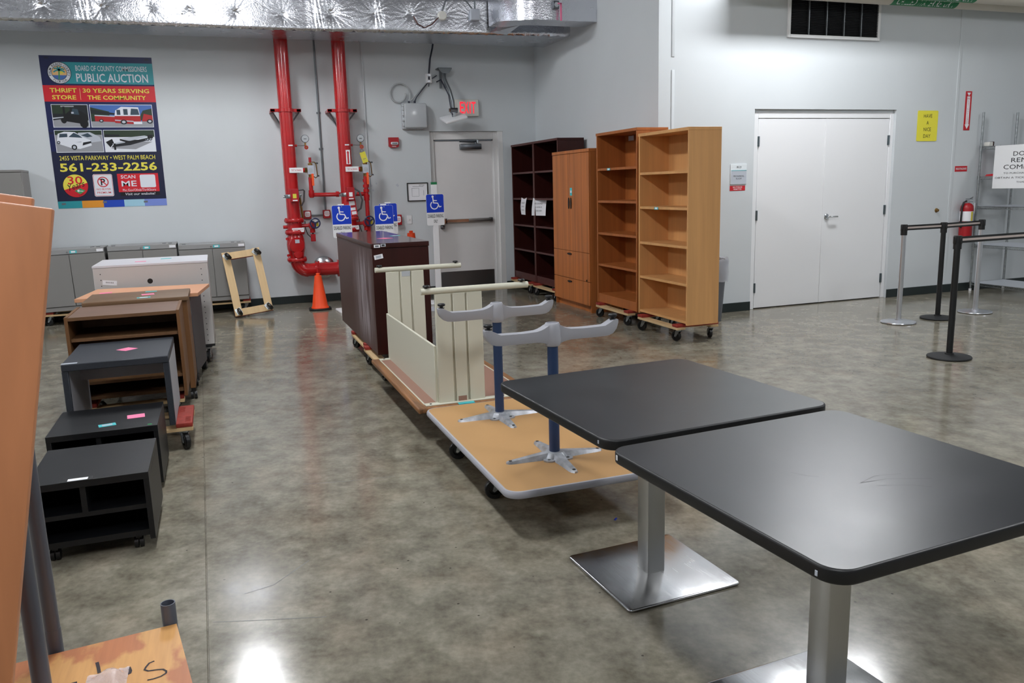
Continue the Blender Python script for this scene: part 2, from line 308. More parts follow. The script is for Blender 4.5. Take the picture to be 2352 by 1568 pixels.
class MB:
    def __init__(s, M0=None): s.v = []; s.f = []; s.m = []; s.mats = []; s.M = M0 or Matrix()
    def mi(s, m):
        if m not in s.mats: s.mats.append(m)
        return s.mats.index(m)
    def add(s, vs, fs, m):
        o = len(s.v); s.v += [tuple(s.M @ Vector(p)) for p in vs]; k = s.mi(m)
        for f in fs: s.f.append(tuple(i+o for i in f)); s.m.append(k)
        return s
    def box(s, x0, x1, y0, y1, z0, z1, m, bev=0, seg=1):
        if bev:
            bm = bmesh.new(); bmesh.ops.create_cube(bm, size=1)
            for v in bm.verts: v.co = ((x0+x1)/2+v.co.x*(x1-x0), (y0+y1)/2+v.co.y*(y1-y0), (z0+z1)/2+v.co.z*(z1-z0))
            bmesh.ops.bevel(bm, geom=bm.edges[:], offset=bev, segments=seg, affect='EDGES', profile=.5)
            bm.verts.index_update(); s.add([v.co.copy() for v in bm.verts], [[v.index for v in f.verts] for f in bm.faces], m); bm.free(); return s
        vs = [(x, y, z) for x in (x0, x1) for y in (y0, y1) for z in (z0, z1)]
        return s.add(vs, [(0, 1, 3, 2), (4, 6, 7, 5), (0, 4, 5, 1), (2, 3, 7, 6), (0, 2, 6, 4), (1, 5, 7, 3)], m)
    def rings(s, rings, m, closed=True, cap0=True, cap1=True):
        n = len(rings[0]); vs = [p for r in rings for p in r]; fs = []
        for i in range(len(rings)-1):
            for j in range(n if closed else n-1):
                a, b = i*n+j, i*n+(j+1) % n; fs.append((a, b, b+n, a+n))
        if cap0: fs.append(tuple(range(n-1, -1, -1)))
        if cap1: fs.append(tuple((len(rings)-1)*n+j for j in range(n)))
        return s.add(vs, fs, m)
    def cyl(s, p0, p1, r, m, r1=None, n=16, caps=True):
        p0, p1 = Vector(p0), Vector(p1); d = (p1-p0).normalized(); a = d.orthogonal().normalized(); b = d.cross(a)
        r1 = r if r1 is None else r1
        R = [[p+(a*math.cos(2*math.pi*i/n)+b*math.sin(2*math.pi*i/n))*q for i in range(n)] for p, q in ((p0, r), (p1, r1))]
        return s.rings(R, m, True, caps, caps)
    def tube(s, pts, r, m, n=8, rs=None, caps=True):
        P = [Vector(p) for p in pts]; R = []; a = None
        for i, p in enumerate(P):
            d = ((P[i+1] if i+1 < len(P) else p)-(P[i-1] if i else p)).normalized()
            a = d.orthogonal().normalized() if a is None else (a-d*a.dot(d)).normalized()
            b = d.cross(a); q = rs[i] if rs else r
            R.append([p+(a*math.cos(2*math.pi*k/n)+b*math.sin(2*math.pi*k/n))*q for k in range(n)])
        return s.rings(R, m, True, caps, caps)
    def lathe(s, prof, m, n=24, c=(0, 0, 0), axis='z', cap0=True, cap1=True):
        R = []
        for r, z in prof:
            ring = []
            for i in range(n):
                a = 2*math.pi*i/n; x, y = r*math.cos(a), r*math.sin(a)
                p = (x, y, z) if axis == 'z' else ((z, x, y) if axis == 'x' else (y, z, x))
                ring.append((p[0]+c[0], p[1]+c[1], p[2]+c[2]))
            R.append(ring)
        return s.rings(R, m, True, cap0, cap1)
    def prism(s, poly, h0, h1, m, plane='xy'):
        f = {'xy': lambda p, h: (p[0], p[1], h), 'xz': lambda p, h: (p[0], h, p[1]), 'yz': lambda p, h: (h, p[0], p[1])}[plane]
        return s.rings([[f(p, h0) for p in poly], [f(p, h1) for p in poly]], m)
    def slab(s, x0, x1, y0, y1, z0, z1, r, m, e=0, n=6, m_edge=None, steps=3):
        """rounded-corner slab with rounded edges e"""
        prof = []
        if e:
            for i in range(steps+1):
                a = math.pi/2*i/steps; prof.append((e*(1-math.sin(a)), z0+e*(1-math.cos(a))))
            for i in range(steps+1):
                a = math.pi/2*i/steps; prof.append((e*(1-math.cos(a)), z1-e*(1-math.sin(a))))
        else: prof = [(0, z0), (0, z1)]
        R = [[(x, y, z) for x, y in rrect(x0+i, x1-i, y0+i, y1-i, max(r-i, .0005), n)] for i, z in prof]
        if m_edge:
            s.rings(R, m_edge, True, False, False)
            s.add(R[0], [tuple(range(len(R[0])-1, -1, -1))], m); return s.add(R[-1], [tuple(range(len(R[-1])))], m)
        return s.rings(R, m)
    def poly(s, pts, m, z=0): return s.add([(p[0], p[1], z) if len(p) == 2 else p for p in pts], [tuple(range(len(pts)))], m)
    def stroke(s, pts, w, m, z=0):
        P = [Vector(p) for p in pts]; vs = []
        for i, p in enumerate(P):
            d = ((P[i+1] if i+1 < len(P) else p)-(P[i-1] if i else p)).normalized(); nrm = Vector((-d.y, d.x))*w/2
            vs += [(p.x+nrm.x, p.y+nrm.y, z), (p.x-nrm.x, p.y-nrm.y, z)]
        return s.add(vs, [(2*i, 2*i+1, 2*i+3, 2*i+2) for i in range(len(P)-1)], m)
    def text(s, t, m, cx, cy, h, w=None, z=0, bold=0.0, rot=0, shear=0.0, fn=None):
        v, f, asp = text_mesh(t, bold*.5, shear); w = w if w else h*asp; c, sn = math.cos(rot), math.sin(rot)
        pts = [(a[0]*w, a[1]*h) for a in v]; pts = [(cx+x*c-y*sn, cy+x*sn+y*c, z) for x, y in pts]
        if fn: pts = [fn(p) for p in pts]
        return s.add(pts, f, m)
    def build(s, name, parent=None, smooth=True, angle=40):
        me = bpy.data.meshes.new(name); me.from_pydata(s.v, [], s.f)
        for m in s.mats: me.materials.append(M[m])
        me.polygons.foreach_set('material_index', s.m)
        if smooth:
            me.polygons.foreach_set('use_smooth', [True]*len(s.f)); me.update(); me.set_sharp_from_angle(angle=math.radians(angle))
        else: me.update()
        return link(name, me, parent)
def link(name, me, parent=None):
    o = bpy.data.objects.new(name, me); col.objects.link(o)
    if parent: o.parent = parent
    return o
def tag(o, label=None, cat=None, group=None, kind=None):
    if label: o['label'] = label
    if cat: o['category'] = cat
    if group: o['group'] = group
    if kind: o['kind'] = kind
    return o
def thing(name, label, cat, loc=(0, 0, 0), rz=0, group=None, kind=None):
    o = bpy.data.objects.new(name, None); col.objects.link(o); o.empty_display_size = .1
    o.location = loc; o.rotation_euler = (0, 0, rz); return tag(o, label, cat, group, kind)
def part(name, parent, fn, smooth=True, label=None):
    b = MB(); fn(b); o = b.build(name, parent, smooth)
    if label: o['label'] = label
    return o
def P(name, parent, smooth=True, label=None):
    """context-free shortcut: returns (builder, finish)"""
    b = MB()
    def done():
        o = b.build(name, parent, smooth)
        if label: o['label'] = label
        return o
    return b, done
def copy_tree(o, parent=None):
    c = o.copy(); col.objects.link(c); c.parent = parent
    for ch in list(o.children): copy_tree(ch, c)
    return c

# ------------------------------------------------------------------ the room
YB, YD, XS = 11.217, 7.724, 4.456      # back wall, door wall, side wall planes
def struct(name, fn, smooth=False, label=None):
    b = MB(); fn(b); o = b.build(name, None, smooth); o['kind'] = 'structure'
    if label: o['label'] = label
    return o
def f_floor(b):
    # one slab with a sawn control joint running away from the camera
    g, w = -.152, .0035
    prof = [(-9, 0), (g-w, 0), (g-w*.4, -.006), (g+w*.4, -.006), (g+w, 0), (13, 0), (13, -.1), (-9, -.1)]
    b.prism(prof, -6, 11.6, 'polished_concrete', 'xz')
    b.v = [(x-(y-2.5)*.016*(1 if -.3 < x < 0 else 0), y, z) for x, y, z in b.v]
floor = struct('floor', f_floor)
for pts in ([(.296, 4.1), (.52, 4.05), (.76, 4.02)], [(-.14, 2.83), (.01, 2.78), (.24, 2.71)], [(-.03, 3.0), (.08, 3.03), (.23, 3.19)]):
    part('hairline_crack', floor, lambda q: q.stroke(pts, .0022, 'ink_grey', .0004), False)
wall_back = struct('wall_back', lambda b: (b.box(-9, 2.875, YB, YB+.2, 0, 5.2, 'wall'), b.box(3.95, XS, YB, YB+.2, 0, 5.2, 'wall'),
                               b.box(2.875, 3.95, YB, YB+.2, 2.247, 5.2, 'wall'), b.box(2.875, 3.95, YB+.14, YB+.2, 0, 2.247, 'wall')))
for x, z, r in ((2.02, 1.54, .022), (2.1, 1.56, .012), (2.39, 1.53, .02), (2.05, 1.47, .015)):
    part('patched_hole', wall_back, lambda q: (setattr(q, 'M', wallM(x, YB-.0006, z)), q.poly([(r*(1+.3*math.sin(5*i))*math.cos(i*.628), r*(1+.3*math.cos(3*i))*math.sin(i*.628)) for i in range(10)], 'poster_silver', 0)), False)
struct('wall_side', lambda b: b.box(XS, XS+.2, YD+.0, YB+.2, 0, 5.2, 'wall'))
struct('wall_right', lambda b: (b.box(XS+.2, 5.66, YD, YD+.2, 0, 5.2, 'wall'), b.box(7.645, 13, YD, YD+.2, 0, 5.2, 'wall'),
                                b.box(5.66, 7.645, YD, YD+.2, 2.23, 5.2, 'wall')))
struct('wall_left', lambda b: b.box(-9.2, -9, -6, YB+.2, 0, 5.2, 'wall'))
struct('wall_rear', lambda b: b.box(-9, 13, -6.2, -6, 0, 5.2, 'wall'))
struct('wall_far_right', lambda b: b.box(13, 13.2, -6, YD+.2, 0, 5.2, 'wall'))
struct('ceiling', lambda b: b.box(-9, 13, -6, YB+.2, 5.2, 5.4, 'ceiling'))
def base(name, *boxes):
    def f(b):
        for q in boxes:
            b.box(*q, 0, .1016, 'baseboard', .003)
    return struct(name, f)
base('baseboard_back', (-9, 2.875, YB-.012, YB), (3.95, XS, YB-.012, YB))
base('baseboard_side', (XS-.012, XS, YD, YB))
base('baseboard_right', (XS-.012, 5.66, YD-.012, YD), (7.645, 13, YD-.012, YD))
# painted vertical joint cover on the door wall
struct('trim_1', lambda b: b.box(8.545, 8.585, YD-.008, YD, .1, 5.2, 'wall', .003))
def f_trim2(b):
    b.box(4.607, 4.643, YD-.009, YD, .1, 2.62, 'wall', .004, 2); b.box(4.607, 4.643, YD-.009, YD, 2.75, 5.2, 'wall', .004, 2)
struct('trim_2', f_trim2, True)

# exit door: recessed steel frame, leaf, closer, push bar, kick plate
d1 = thing('door_1', 'grey steel exit door with push bar and dark kick plate in the corner', None, (3.38, YB, 0), kind='structure')
dy = .075
def f(b):
    for x0, x1, z0, z1 in ((-.505, -.44, 0, 2.247), (.435, .57, 0, 2.247), (-.44, .435, 2.138, 2.247)):
        b.box(x0, x1, dy-.03, dy+.06, z0, z1, 'frame_grey', .004)
    b.box(.495, .57, .005, dy+.06, 0, 2.247, 'frame_grey', .004)
    b.box(-.44, -.425, dy-.012, dy+.05, 0, 2.138, 'frame_grey'); b.box(.42, .435, dy-.012, dy+.05, 0, 2.138, 'frame_grey'); b.box(-.44, .435, dy-.012, dy+.05, 2.12, 2.138, 'steel_dark')
part('door_frame', d1, f)
leaf = part('door_leaf', d1, lambda b: b.box(-.425, .42, dy, dy+.045, .01, 2.118, 'leaf_grey', .003))
def f(b):
    b.box(-.405, .405, dy-.003, dy, .03, .285, 'steel_dark', .001)
    for x in (-.39, -.2, 0, .2, .39): b.cyl((x, dy-.005, .275), (x, dy-.002, .275), .005, 'chrome', n=8)
part('kick_plate', leaf, f)
def f(b):
    b.box(-.385, .375, dy-.06, dy-.015, .985, 1.035, 'brushed_steel', .008, 2); b.box(-.41, -.3, dy-.07, dy, .97, 1.05, 'chrome', .008, 2)
    b.box(.345, .39, dy-.055, dy, .98, 1.04, 'steel_dark', .006); b.box(-.3, .02, dy-.063, dy-.058, .99, 1.03, 'chrome')
    b.box(-.385, -.33, dy-.05, dy, .9, .95, 'steel_dark', .01)
part('push_bar', leaf, f)
def f(b):
    b.box(-.06, .25, dy-.07, dy, 2.0, 2.075, 'steel_dark', .008, 2); b.cyl((.17, dy-.04, 2.07), (.17, dy-.04, 2.1), .012, 'steel_dark')
    b.tube([(.17, dy-.04, 2.1), (-.08, dy-.09, 2.105)], .008, 'steel_dark'); b.tube([(-.08, dy-.09, 2.105), (.2, dy-.01, 2.115)], .008, 'steel_dark')
    b.cyl((.2, dy-.04, 2.09), (.2, dy-.04, 2.13), .018, 'chrome')
part('door_closer', leaf, f)

# mechanical room double door, white
d2 = thing('door_2', 'white double door of the mechanical room with lever handle', None, (5.66, YD, 0), kind='structure')
dy2 = .045
def f(b):
    b.box(.0, .075, dy2-.012, dy2+.1, 0, 2.2, 'wall_door', .003); b.box(1.93, 1.985, dy2-.012, dy2+.1, 0, 2.2, 'wall_door', .003); b.box(.075, 1.93, dy2-.012, dy2+.1, 2.135, 2.2, 'wall_door', .003)
    b.box(0, 1.985, dy2+.06, dy2+.1, 0, 2.19, 'black'), b.box(0, 1.985, dy2-.004, dy2+.1, 2.195, 2.23, 'wall')
part('door_frame', d2, f)
for side in (0, 1):
    x0, x1 = ((.081, 1.0), (1.006, 1.924))[side]
    lf = part('door_leaf', d2, lambda b: b.box(x0, x1, dy2-.006, dy2+.04, .012, 2.129, 'wall_door', .002))
    if side: part('astragal', lf, lambda b: b.box(.998, 1.03, dy2-.012, dy2-.006, .012, 2.129, 'wall_door', .001))
    for hz in (1.885, 1.07, .245):
        hx = (x0+.002, x1-.002)[side]
        def f(b):
            b.cyl((hx, dy2-.018, hz-.055), (hx, dy2-.018, hz+.055), .009, 'hinge_metal', n=10)
            b.box(hx-.014, hx+.014, dy2-.014, dy2-.006, hz-.055, hz+.055, 'hinge_metal')
        part('hinge', lf, f)
    if side:
        def f(b):
            b.lathe([(.034, 0), (.034, -.012), (.028, -.018)], 'chrome', 20, (1.06, dy2-.006, 1.02), 'y')
            b.tube([(1.06, dy2-.02, 1.02), (1.06, dy2-.055, 1.02), (1.075, dy2-.06, 1.02), (1.185, dy2-.058, 1.018)], .0095, 'chrome', 10)
        part('lever_handle', lf, f)

# ------------------------------------------------------------------ ceiling lamps (above the frame)
def make_lamp():
    t = thing('ceiling_lamp', 'long white ceiling lamp above the floor', 'lamp', group='ceiling lamps')
    part('housing', t, lambda b: (b.box(-.19, .19, -.64, .64, .12, .19, 'lamp_body', .015), b.cyl((0, -.4, .19), (0, -.4, 1.15), .008, 'zinc', n=8), b.cyl((0, .4, .19), (0, .4, 1.15), .008, 'zinc', n=8)))
    part('lens', t, lambda b: b.box(-.16, .16, -.6, .6, 0, .12, 'lamp_lens', .02))
    return t
lamp0 = make_lamp()
for i, (x, y, rz) in enumerate(LAMPS):
    o = lamp0 if i == 0 else copy_tree(lamp0); o.location = (x, y, LAMP_Z); o.rotation_euler = (0, 0, rz)
    o['label'] = 'long white ceiling lamp hung ' + ('in front of the foil duct', 'over the far left of the room', 'in front of the double door wall', 'over the upturned desk', 'over the near left of the room', 'over the two black tables', 'over the far right of the room', 'behind the camera')[i]

# ------------------------------------------------------------------ foil duct
duct = thing('air_duct', 'silver foil-wrapped air duct hung under the ceiling along the back wall', 'duct', (0, 10.5, 3.33))
PINS = [(-2.1, .17), (-1.53, .155), (-.96, .17), (-.48, .165), (-.08, .15), (.42, .16), (.94, .165), (1.49, .195), (2.0, .21), (2.42, .215), (2.81, .205), (3.22, .215)]
SEAMS = [-1.15, 1.354, 2.05]
def front_y(x):       # front face bows a little towards the side wall
    return -.30 + (0 if x < 1.2 else -.25*((x-1.2)/3.25))
def f(b):
    x0, x1, nx, nz, H = -5.2, XS, 900, 40, .42
    prr = random.Random(3); ph = [(prr.uniform(0, 6.28), prr.randint(9, 14), prr.uniform(.7, 1.3)) for _ in PINS]
    vs = []; fs = []
    for i in range(nx+1):
        x = x0+(x1-x0)*i/nx
        for k in range(nz+1):
            z = H*k/nz; d = .006*math.sin(x*2.1)*math.sin(z*9)
            for (px, pz), (p, n, a) in zip(PINS, ph):
                dx, dz = x-px, z-pz; r = math.hypot(dx, dz)
                if r < .4:
                    th = math.atan2(dz, dx)
                    d += a*(.022*math.exp(-r/.035) + .010*min(1, r/.03)*math.exp(-r/.075)*abs(math.cos(n*.5*th+p+6*r))**.5+.003*math.exp(-r/.11)*math.cos((2*n+3)*th-p+20*r))
            for sx in SEAMS:
                q = abs(x-sx)
                if q < .05: d -= .006
                if q < .12: d += .004*math.sin(x*160+z*20)*math.exp(-q/.05)
            edge = min(z, H-z); d += .02*math.exp(-edge/.012)
            vs.append((x, front_y(x)+d, z+(.004*math.sin(x*37)+.003*math.sin(x*91) if k in (0, nz) else 0)))
    for i in range(nx):
        for k in range(nz):
            a = i*(nz+1)+k; fs.append((a, a+nz+1, a+nz+2, a+1))
    b.add(vs, fs, 'foil')
    # bottom, back and top
    for i in range(120):
        xa, xb = x0+(x1-x0)*i/120, x0+(x1-x0)*(i+1)/120; sag = lambda x: -.006*math.sin(x*3.1)-.004*math.sin(x*11)
        ya, yb = front_y(xa)+.02, front_y(xb)+.02; q = [(ya, 0), ((ya+.33)/2, sag(xa)), (.33, .004), (.33, .42), (ya, .42)]; w = [(yb, 0), ((yb+.33)/2, sag(xb)), (.33, .004), (.33, .42), (yb, .42)]
        vv = [(xa, *p) for p in q]+[(xb, *p) for p in w]
        b.add(vv, [(j, j+1, j+6, j+5) for j in range(4)], 'foil')
part('duct_body', duct, f)
def f(b):    # front branch: a second duct that swings forward and runs into the side wall
    H = .45; path = [(3.40, -.48, -.82, .09), (3.44, -.62, -1.02, .06), (3.50, -.78, -1.18, .035), (3.58, -.92, -1.29, .027), (3.7, -.98, -1.335, .026), (3.95, -1.0, -1.34, .026), (4.2, -1.0, -1.335, .026), (XS, -1.0, -1.335, .026)]
    R = []
    for x, yb, yf, z in path: R.append([(x, yf, z), (x, yb, z), (x, yb, z+H), (x, yf, z+H)])
    b.rings(R, 'foil')
    b.add([(3.38, -.50, .09), (3.38, -.50, .5), (3.40, -.82, .09), (3.40, -.82, .5)], [(0, 1, 3, 2)], 'foil')
    b.add([(3.40, -.48, .02), (3.62, -.48, .0), (3.62, -.95, .027), (3.44, -.62, .06)], [(0, 1, 2, 3)], 'foil')
part('branch_duct', duct, f)
def f(b):
    for (px, pz) in PINS[:10]:
        b.lathe([(.018, 0), (.018, -.003), (.004, -.006)], 'foil', 12, (px, front_y(px)+.036, pz), 'y')
part('insulation_pins', duct, f)
sens = part('duct_thermostat', duct, lambda b: b.lathe([(.055, .03), (.055, -.02), (.045, -.03)], 'offwhite', 20, (2.81, front_y(2.81), .205), 'y'))
part('duct_switch_box', duct, lambda b: b.box(3.16, 3.275, front_y(3.2)-.04, front_y(3.2)+.03, .16, .29, 'poster_silver', .006))
def f(b):
    b.box(3.88, 3.95, -1.385, -1.33, .14, .23, 'steel_dark', .006); b.cyl((3.915, -1.39, .185), (3.915, -1.38, .185), .028, 'chrome')
    b.box(3.955, 3.975, -1.40, -1.39, .01, .2, 'pink'); b.box(3.93, 3.975, -1.4, -1.39, .19, .205, 'pink')
part('damper_handle', duct, f, label='damper regulator with a pink ribbon')
def wire(name, pts, r, m, parent=None, n=6):
    return part(name, parent, lambda b: b.tube(pts, r, m, n))
wire('sensor_wire', [(2.46, front_y(2.4)-.01, .19), (2.5, front_y(2.5)-.03, .1), (2.58, front_y(2.5)-.03, .06), (2.68, front_y(2.6)-.03, .1), (2.76, front_y(2.7)-.02, .18)], .006, 'mahogany_edge', duct)
wire('sensor_conduit', [(2.81, front_y(2.8)-.02, .25), (2.86, front_y(2.8)-.03, .38), (3.0, front_y(2.8)-.03, .45), (3.12, front_y(2.8)-.03, .38), (3.2, front_y(2.8)-.03, .28)], .008, 'pipe_grey', duct)
wire('sensor_conduit', [(3.22, front_y(3.2)-.01, .28), (3.22, front_y(3.2)-.01, .6)], .009, 'pipe_grey', duct)

# ------------------------------------------------------------------ poster
PW, PH = 1.217, 1.776
poster = thing('poster', 'large navy public auction poster with vehicle photos on the back wall', 'poster', (-1.175, YB-.002, 1.36))
def pm(b): b.M = wallM(-PW/2, -.0005, 0)
def U(u): return u*PW
def V(v): return (1-v)*PH
def rect(b, u0, u1, v0, v1, m, z): b.poly([(U(u0), V(v1)), (U(u1), V(v1)), (U(u1), V(v0)), (U(u0), V(v0))], m, z)
def f(b):
    pm(b); b.box(0, PW, 0, PH, -.001, 0, 'poster_navy'); rect(b, 0, 1, .62, .952, 'poster_navy_low', .0004)
part('sheet', poster, f, False)
z = .0008
for u0, u1, v0, v1, m, zz in [(.16, 1, .04, .179, 'poster_teal', z), (0, 1, .19, .295, 'poster_red', z), (.562, .944, .775, .9, 'poster_red', z), (.575, .944, .9, .926, 'poster_black', z), (.318, .322, .208, .282, 'poster_peach', z+.0004)] + [(q[0], q[1], .952, 1, q[2], z) for q in ((0, .215, 'poster_teal'), (.215, .41, 'poster_orange'), (.41, .6, 'poster_blue'), (.6, .79, 'poster_ice'), (.79, 1, 'poster_lilac'))]:
    part('colour_band', poster, lambda b: (pm(b), rect(b, u0, u1, v0, v1, m, zz)), False)
part('white_field', poster, lambda b: (pm(b), b.poly(rrect(U(.338), U(.516), V(.926), V(.775), .02), 'poster_white', z)), False)
part('white_field', poster, lambda b: (pm(b), b.poly(rrect(U(.77), U(.915), V(.872), V(.784), .018), 'poster_white', z+.0004)), False)
z = .0016
for args, kw in [
    (('BOARD OF COUNTY COMMISSIONERS', 'poster_white', U(.625), V(.078), .062, U(.64), z, .012), {}),
    (('PUBLIC AUCTION', 'poster_white', U(.625), V(.139), .098, U(.645), z, .025), {}),
    (('THRIFT', 'poster_yellow', U(.175), V(.222), .05, U(.235), z, .04), {}),
    (('STORE', 'poster_yellow', U(.175), V(.267), .05, U(.21), z, .04), {}),
    (('30 YEARS SERVING', 'poster_yellow', U(.645), V(.222), .05, U(.6), z, .035), {}),
    (('THE COMMUNITY', 'poster_yellow', U(.645), V(.267), .05, U(.53), z, .035), {}),
    (('2455 VISTA PARKWAY \u2022 WEST PALM BEACH', 'poster_yellow', U(.5), V(.665), .052, U(.87), z, .01), {}),
    (('561-233-2256', 'poster_yellow', U(.5), V(.727), .102, U(.885), z, .05), {}),
    (('SCAN', 'poster_white', U(.662), V(.797), .042, U(.135), z, .03), {}),
    (('ME', 'poster_white', U(.665), V(.843), .068, U(.14), z, .03), {}),
    (('Pbc.Gov/Ofmb/ThriftStore', 'poster_white', U(.755), V(.887), .03, U(.31), z, 0), {}),
    (('Visit our website!', 'poster_white', U(.76), V(.914), .03, U(.28), z, .015), {'shear': .2}),
    (('NO BUYER', 'poster_red', U(.427), V(.877), .022, U(.13), z, .01), {}),
    (('PREMIUM', 'poster_red', U(.427), V(.9), .022, U(.125), z, .01), {}),
]:
    part('lettering', poster, lambda b: (pm(b), b.text(*args, **kw)), False)
def f(b):     # county seal and anniversary badge
    pm(b); z = .002; cx, cy, r = U(.16), V(.11), .126
    b.poly(circle(cx, cy, r, 40), 'poster_black', z); b.poly(circle(cx, cy, r*.95, 40), 'poster_white', z+.0003); b.poly(circle(cx, cy, r*.66, 40), 'poster_black', z+.0006)
    b.poly(circle(cx, cy, r*.62, 40), 'poster_peach', z+.0009)
    b.poly([(cx+r*.62*math.cos(a), cy+r*.62*math.sin(a)) for a in [math.radians(200+140*i/16) for i in range(17)]], 'poster_sky', z+.0012)
    b.poly(circle(cx+.02, cy+.015, .028), 'poster_yellow', z+.0014)
    b.stroke([(cx-.01, cy-.075), (cx-.005, cy-.03), (cx, cy+.03)], .014, 'poster_green', z+.0016)
    for a in (20, 65, 110, 150, 195, -15):
        q = math.radians(a); b.stroke([(cx, cy+.03), (cx+.035*math.cos(q), cy+.035+.035*math.sin(q)), (cx+.062*math.cos(q), cy+.02+.05*math.sin(q))], .016, 'poster_teal', z+.0016)
    def ring_text(s, a0, a1, rr, flip):
        for i, ch in enumerate(s):
            if ch == ' ': continue
            a = math.radians(a0+(a1-a0)*i/(len(s)-1)); b.text(ch, 'poster_black', cx+rr*math.cos(a), cy+rr*math.sin(a), .026, None, z+.001, .01, a-math.pi/2+(math.pi if flip else 0))
    ring_text('PALM BEACH COUNTY', 195, -15, r*.8, False); ring_text('FLORIDA', 232, 308, r*.8, True)
part('county_seal', poster, f, False)
def f(b):
    pm(b); z = .002; cx, cy, r = U(.177), V(.85), .135
    b.poly(circle(cx, cy, r*1.03, 40), 'poster_black', z); b.poly(circle(cx, cy, r, 40), 'poster_yellow', z+.0003)
    b.poly([(cx+r*math.cos(math.radians(a)), cy+r*math.sin(math.radians(a))) for a in range(200, 376, 8)]+[(cx+r*.96, cy+r*.25)], 'poster_red', z+.0006)
    b.poly([(cx-.02, cy-.06), (cx+.045, cy-.03), (cx+.1, cy-.06), (cx+.04, cy-.1)], 'poster_green', z+.0009); b.poly(circle(cx+.025, cy-.06, .014), 'poster_white', z+.0012); b.stroke([(cx+.03, cy-.062), (cx+.075, cy-.066)], .009, 'poster_white', z+.0012)
    b.text('30', 'poster_red', cx, cy+.066, .095, .16, z+.0012, .02); b.text('Years', 'poster_black', cx+.008, cy+.005, .075, .19, z+.0015, 0, .28, shear=.4)
    b.text('FY2024', 'poster_black', cx+.05, cy-.106, .014, .06, z+.0015, 0, .55)
part('anniversary_badge', poster, f, False)
def f(b):
    pm(b); z = .002; cx, cy = U(.427), V(.828)
    b.stroke(arc(cx, cy, .057, 0, 360, 36), .011, 'poster_red', z+.0006); b.text('P', 'poster_black', cx, cy, .08, .05, z+.0006, .05); b.stroke([(cx-.04, cy+.04), (cx+.04, cy-.04)], .011, 'poster_red', z+.0012)
    b.stroke([(p[0], p[1]) for p in rrect(U(.343), U(.511), V(.922), V(.779), .02)]+[rrect(U(.343), U(.511), V(.922), V(.779), .02)[0]], .004, 'poster_red', z+.0006)
part('no_parking_badge', poster, f, False)
def pic(u0, u1, v0, v1, shapes):
    b = MB(); pm(b); z = .0012; rect(b, u0, u1, v0, v1, 'poster_white', z); e = .006
    x0, x1, y0, y1 = U(u0)+e, U(u1)-e, V(v1)+e, V(v0)-e
    for i, (m, pts) in enumerate(shapes):
        b.poly([(x0+(x1-x0)*p[0], y0+(y1-y0)*p[1]) for p in pts], m, z+.0003*(i+1))
    b.build('photo_print', poster, False)
def wheel(x, y, r, asp): return [('poster_dark', circle(x, y, r, 16, r*asp)), ('poster_silver', circle(x, y, r*.55, 12, r*asp*.55))]
R4 = lambda a, c, d, e: [(a, d), (c, d), (c, e), (a, e)]
pic(.049, .372, .312, .463, [('poster_dark', R4(0, 1, 0, 1)), ('poster_asphalt', [(0, 0), (1, 0), (1, .3), (.55, .42), (0, .3)]), ('poster_foliage', R4(0, .5, .6, 1)), ('poster_asphalt', R4(.25, .62, .9, .96)), ('poster_black', [(.2, .3), (.95, .1), (1, .5), (.8, .72), (.5, .75), (.3, .5)]), ('poster_black', R4(.3, .36, .4, .92)), ('poster_glass', [(.52, .58), (.75, .55), (.72, .8), (.58, .84)]), ('poster_silver', R4(.53, .6, .6, .68)), ('poster_black', circle(.86, .15, .12, 16, .2)), ('poster_black', circle(.3, .3, .08, 16, .14)), ('poster_silver', [(0, .36), (.3, .42), (.3, .46), (0, .42)])])
pic(.385, .956, .312, .463, [('poster_sky', R4(0, 1, 0, 1)), ('poster_asphalt', R4(0, 1, 0, .25)), ('poster_foliage', [(0, .25), (.3, .25), (.3, .7), (0, .9)]), ('poster_foliage', [(.75, .3), (1, .3), (1, .85), (.85, .75)]), ('poster_dark', [(0, .8), (.4, .62), (.4, .55), (0, .6)]), ('poster_truck', [(.06, .26), (.4, .22), (.4, .5), (.06, .52)]), ('poster_silver', [(.06, .5), (.4, .45), (.4, .5), (.06, .55)]), ('poster_truck', [(.38, .18), (.68, .12), (.8, .2), (.8, .5), (.38, .5)]), ('poster_white', [(.38, .5), (.8, .5), (.78, .9), (.5, .92), (.4, .75)]), ('poster_glass', R4(.42, .48, .55, .78)), ('poster_glass', R4(.53, .6, .55, .82)), ('poster_glass', [(.64, .55), (.79, .55), (.77, .82), (.66, .84)]), ('poster_silver', [(.38, .28), (.68, .22), (.68, .27), (.38, .33)]), ('poster_truck', [(.82, .25), (1, .25), (1, .52), (.86, .6)]), ('poster_white', R4(.68, .82, .12, .24))]+wheel(.52, .22, .055, 2.0)+wheel(.16, .28, .035, 2.0)+wheel(.95, .25, .05, 2.0))
pic(.047, .472, .48, .628, [('poster_asphalt', R4(0, 1, 0, 1)), ('poster_foliage', R4(0, 1, .8, 1)), ('poster_silver', [(.4, .55), (.5, .9), (.75, .92), (.95, .7), (.98, .5), (.7, .42)]), ('poster_glass', [(.55, .78), (.7, .88), (.8, .72), (.68, .68)]), ('poster_white', [(.02, .45), (.06, .85), (.2, .95), (.42, .93), (.6, .68), (.74, .55), (.76, .3), (.5, .14), (.3, .2), (.1, .35)]), ('poster_glass', [(.28, .7), (.4, .9), (.5, .8), (.58, .66)]), ('poster_glass', [(.08, .68), (.1, .85), (.26, .86), (.26, .7)]), ('poster_dark', [(.56, .3), (.76, .42), (.75, .5), (.58, .44)]), ('poster_silver', [(.42, .46), (.55, .5), (.54, .44)])]+wheel(.38, .22, .06, 2.1)+wheel(.06, .45, .035, 2.1))
